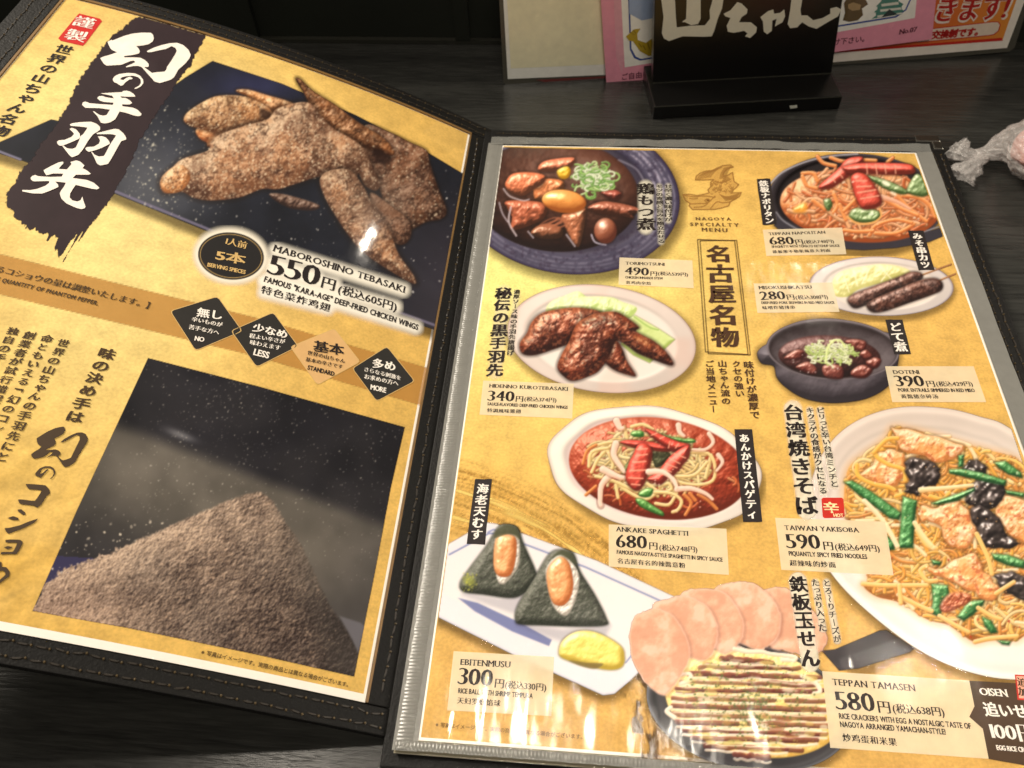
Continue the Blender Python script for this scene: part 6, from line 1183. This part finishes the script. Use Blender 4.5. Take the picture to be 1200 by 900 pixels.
cprism(PK, Z(*kr, 355, 15, 370, -10, 455, -10, 468, 20, 440, 40, 445, 70, 420, 95, 380, 102, 350, 95, 360, 60), .17, .2, "soup_bowl", fm("bowl_brown", (92, 74, 42)), ps); cprism(PK, Z(*kr, 375, 20, 400, 10, 435, 22, 430, 45, 395, 50, 375, 38), .21, .23, "soup", fm("soup_tan", (164, 138, 96)), ps)
CT = fm("castle_teal", (70, 128, 116)); CW = fm("castle_white", (214, 216, 206)); ct_ = cprism(PK, Z(*kr, 485, 88, 505, 72, 505, 58, 495, 58, 512, 42, 512, 30, 505, 30, 530, 5, 530, -20, 610, -20, 612, 5, 634, 18, 626, 30, 626, 42, 640, 52, 626, 55, 630, 65), .17, .2, "castle", CT, ps)
for q in [(530, 18, 610, 8, 612, 20, 532, 30), (525, 44, 622, 34, 624, 44, 526, 55), (512, 72, 628, 58, 629, 64, 512, 82)]: cprism(PK, Z(*kr, *q), .21, .23, "castle_wall", CW, ct_)
cprism(PK, Z(*kr, 530, 82, 568, 42, 606, 66), .24, .26, "castle_gate_roof", fm("roof_dark", (44, 60, 60)), ct_)
PKK = fm("pink_ink_dark", (84, 36, 50)); htext(PK, "No.07", *Z(*kr, 614, 160, 697, 146), PKK, ps, 'serif'); htext(PK, "お掛け下さい。", *Z(*kr, 235, 218, 472, 190), PKK, ps, 'sans'); htext(PK, "ご自由にお掛け", *Z(*k8, 503, 280, 678, 258), PKK, ps, 'sans')

# ------------------------------------------------------------------ twisted plastic bag at the right edge
bag = empty("plastic_bag", (0, 0, 0), "twisted clear plastic bag holding something pink on the table right of the menu", "bag")
def bag_mat():
    m, nt, b = new_mat("thin_clear_plastic"); b.inputs["Base Color"].default_value = (.78, .74, .72, 1); b.inputs["Roughness"].default_value = .16; b.inputs["Alpha"].default_value = .34; b.inputs["Specular IOR Level"].default_value = .9
    g = N(nt, 'ShaderNodeNewGeometry'); n = N(nt, 'ShaderNodeTexNoise', Scale=260., Detail=4.); nt.links.new(g.outputs["Position"], n.inputs["Vector"])
    bp = N(nt, 'ShaderNodeBump', Strength=1., Distance=.002); nt.links.new(n.outputs[0], bp.inputs["Height"]); nt.links.new(bp.outputs[0], b.inputs["Normal"]); return m
BG = bag_mat(); tp = lambda p, z: np.append(TABLE.uv([p])[0], -8 + z)
def loft(path, rad, name, mat, seed, na=40, flat=.7, rough=.3, tw=0., parent=bag, sub=6):
    P = catmull(path, False, sub); R_ = catmull([(r, 0) for r in rad], False, sub)[:, 0]; V, Fq = [], []; n = len(P)
    for i in range(n):
        d = P[min(i + 1, n - 1)] - P[max(i - 1, 0)]; d /= np.linalg.norm(d) + 1e-9; s = np.cross([0, 0, 1.], d); s /= np.linalg.norm(s) + 1e-9; u = np.cross(d, s)
        for k in range(na):
            a = 2 * math.pi * k / na + tw * i; w = value_noise(np.array(k * 1.7 + seed), np.array(i * .45), 1.6, seed) + .5 * value_noise(np.array(k * 3.1), np.array(i * .9 + 9), 1.3, seed + 1) - .75
            r = R_[i] * (1 + rough * float(w) * 1.3); q = P[i] + s * r * math.cos(a) + u * r * flat * math.sin(a); q[2] = max(q[2], -7.9 + .02 * (k % 3)); V.append(q * MM)
    for i in range(n - 1):
        for k in range(na): a = i * na + k; b = i * na + (k + 1) % na; Fq.append((a, b, b + na, a + na))
    return mesh(name, V, Fq, mat, parent, smooth=True)
loft([tp((1178, 198), 8), tp((1188, 200), 12), tp((1206, 205), 15), tp((1240, 210), 16), tp((1285, 215), 8)], [3, 12, 18, 19, 4], "wrapped_contents", plain("pink_contents", (206, 150, 140), .5, bump=.4, bscale=120, var=.3), 3, rough=.2)
loft([tp((1138, 191), 5), tp((1150, 191), 6), tp((1163, 191), 9), tp((1176, 193), 12), tp((1192, 199), 15), tp((1215, 205), 17), tp((1250, 210), 17), tp((1300, 215), 10)], [3.2, 4.2, 8, 12.5, 18, 22, 22, 5], "bag_body", BG, 11, rough=.26, tw=.10, na=56)
loft([tp((1113, 184), 6), tp((1121, 188), 6), tp((1131, 191), 5), tp((1143, 191), 5)], [8.5, 7, 5, 3], "bag_tail", BG, 17, flat=.35, rough=.6)
loft([tp((1122, 212), 3), tp((1131, 206), 4), tp((1140, 198), 5), tp((1150, 193), 6)], [6.5, 5.5, 4, 2.6], "bag_tail", BG, 23, flat=.35, rough=.6)
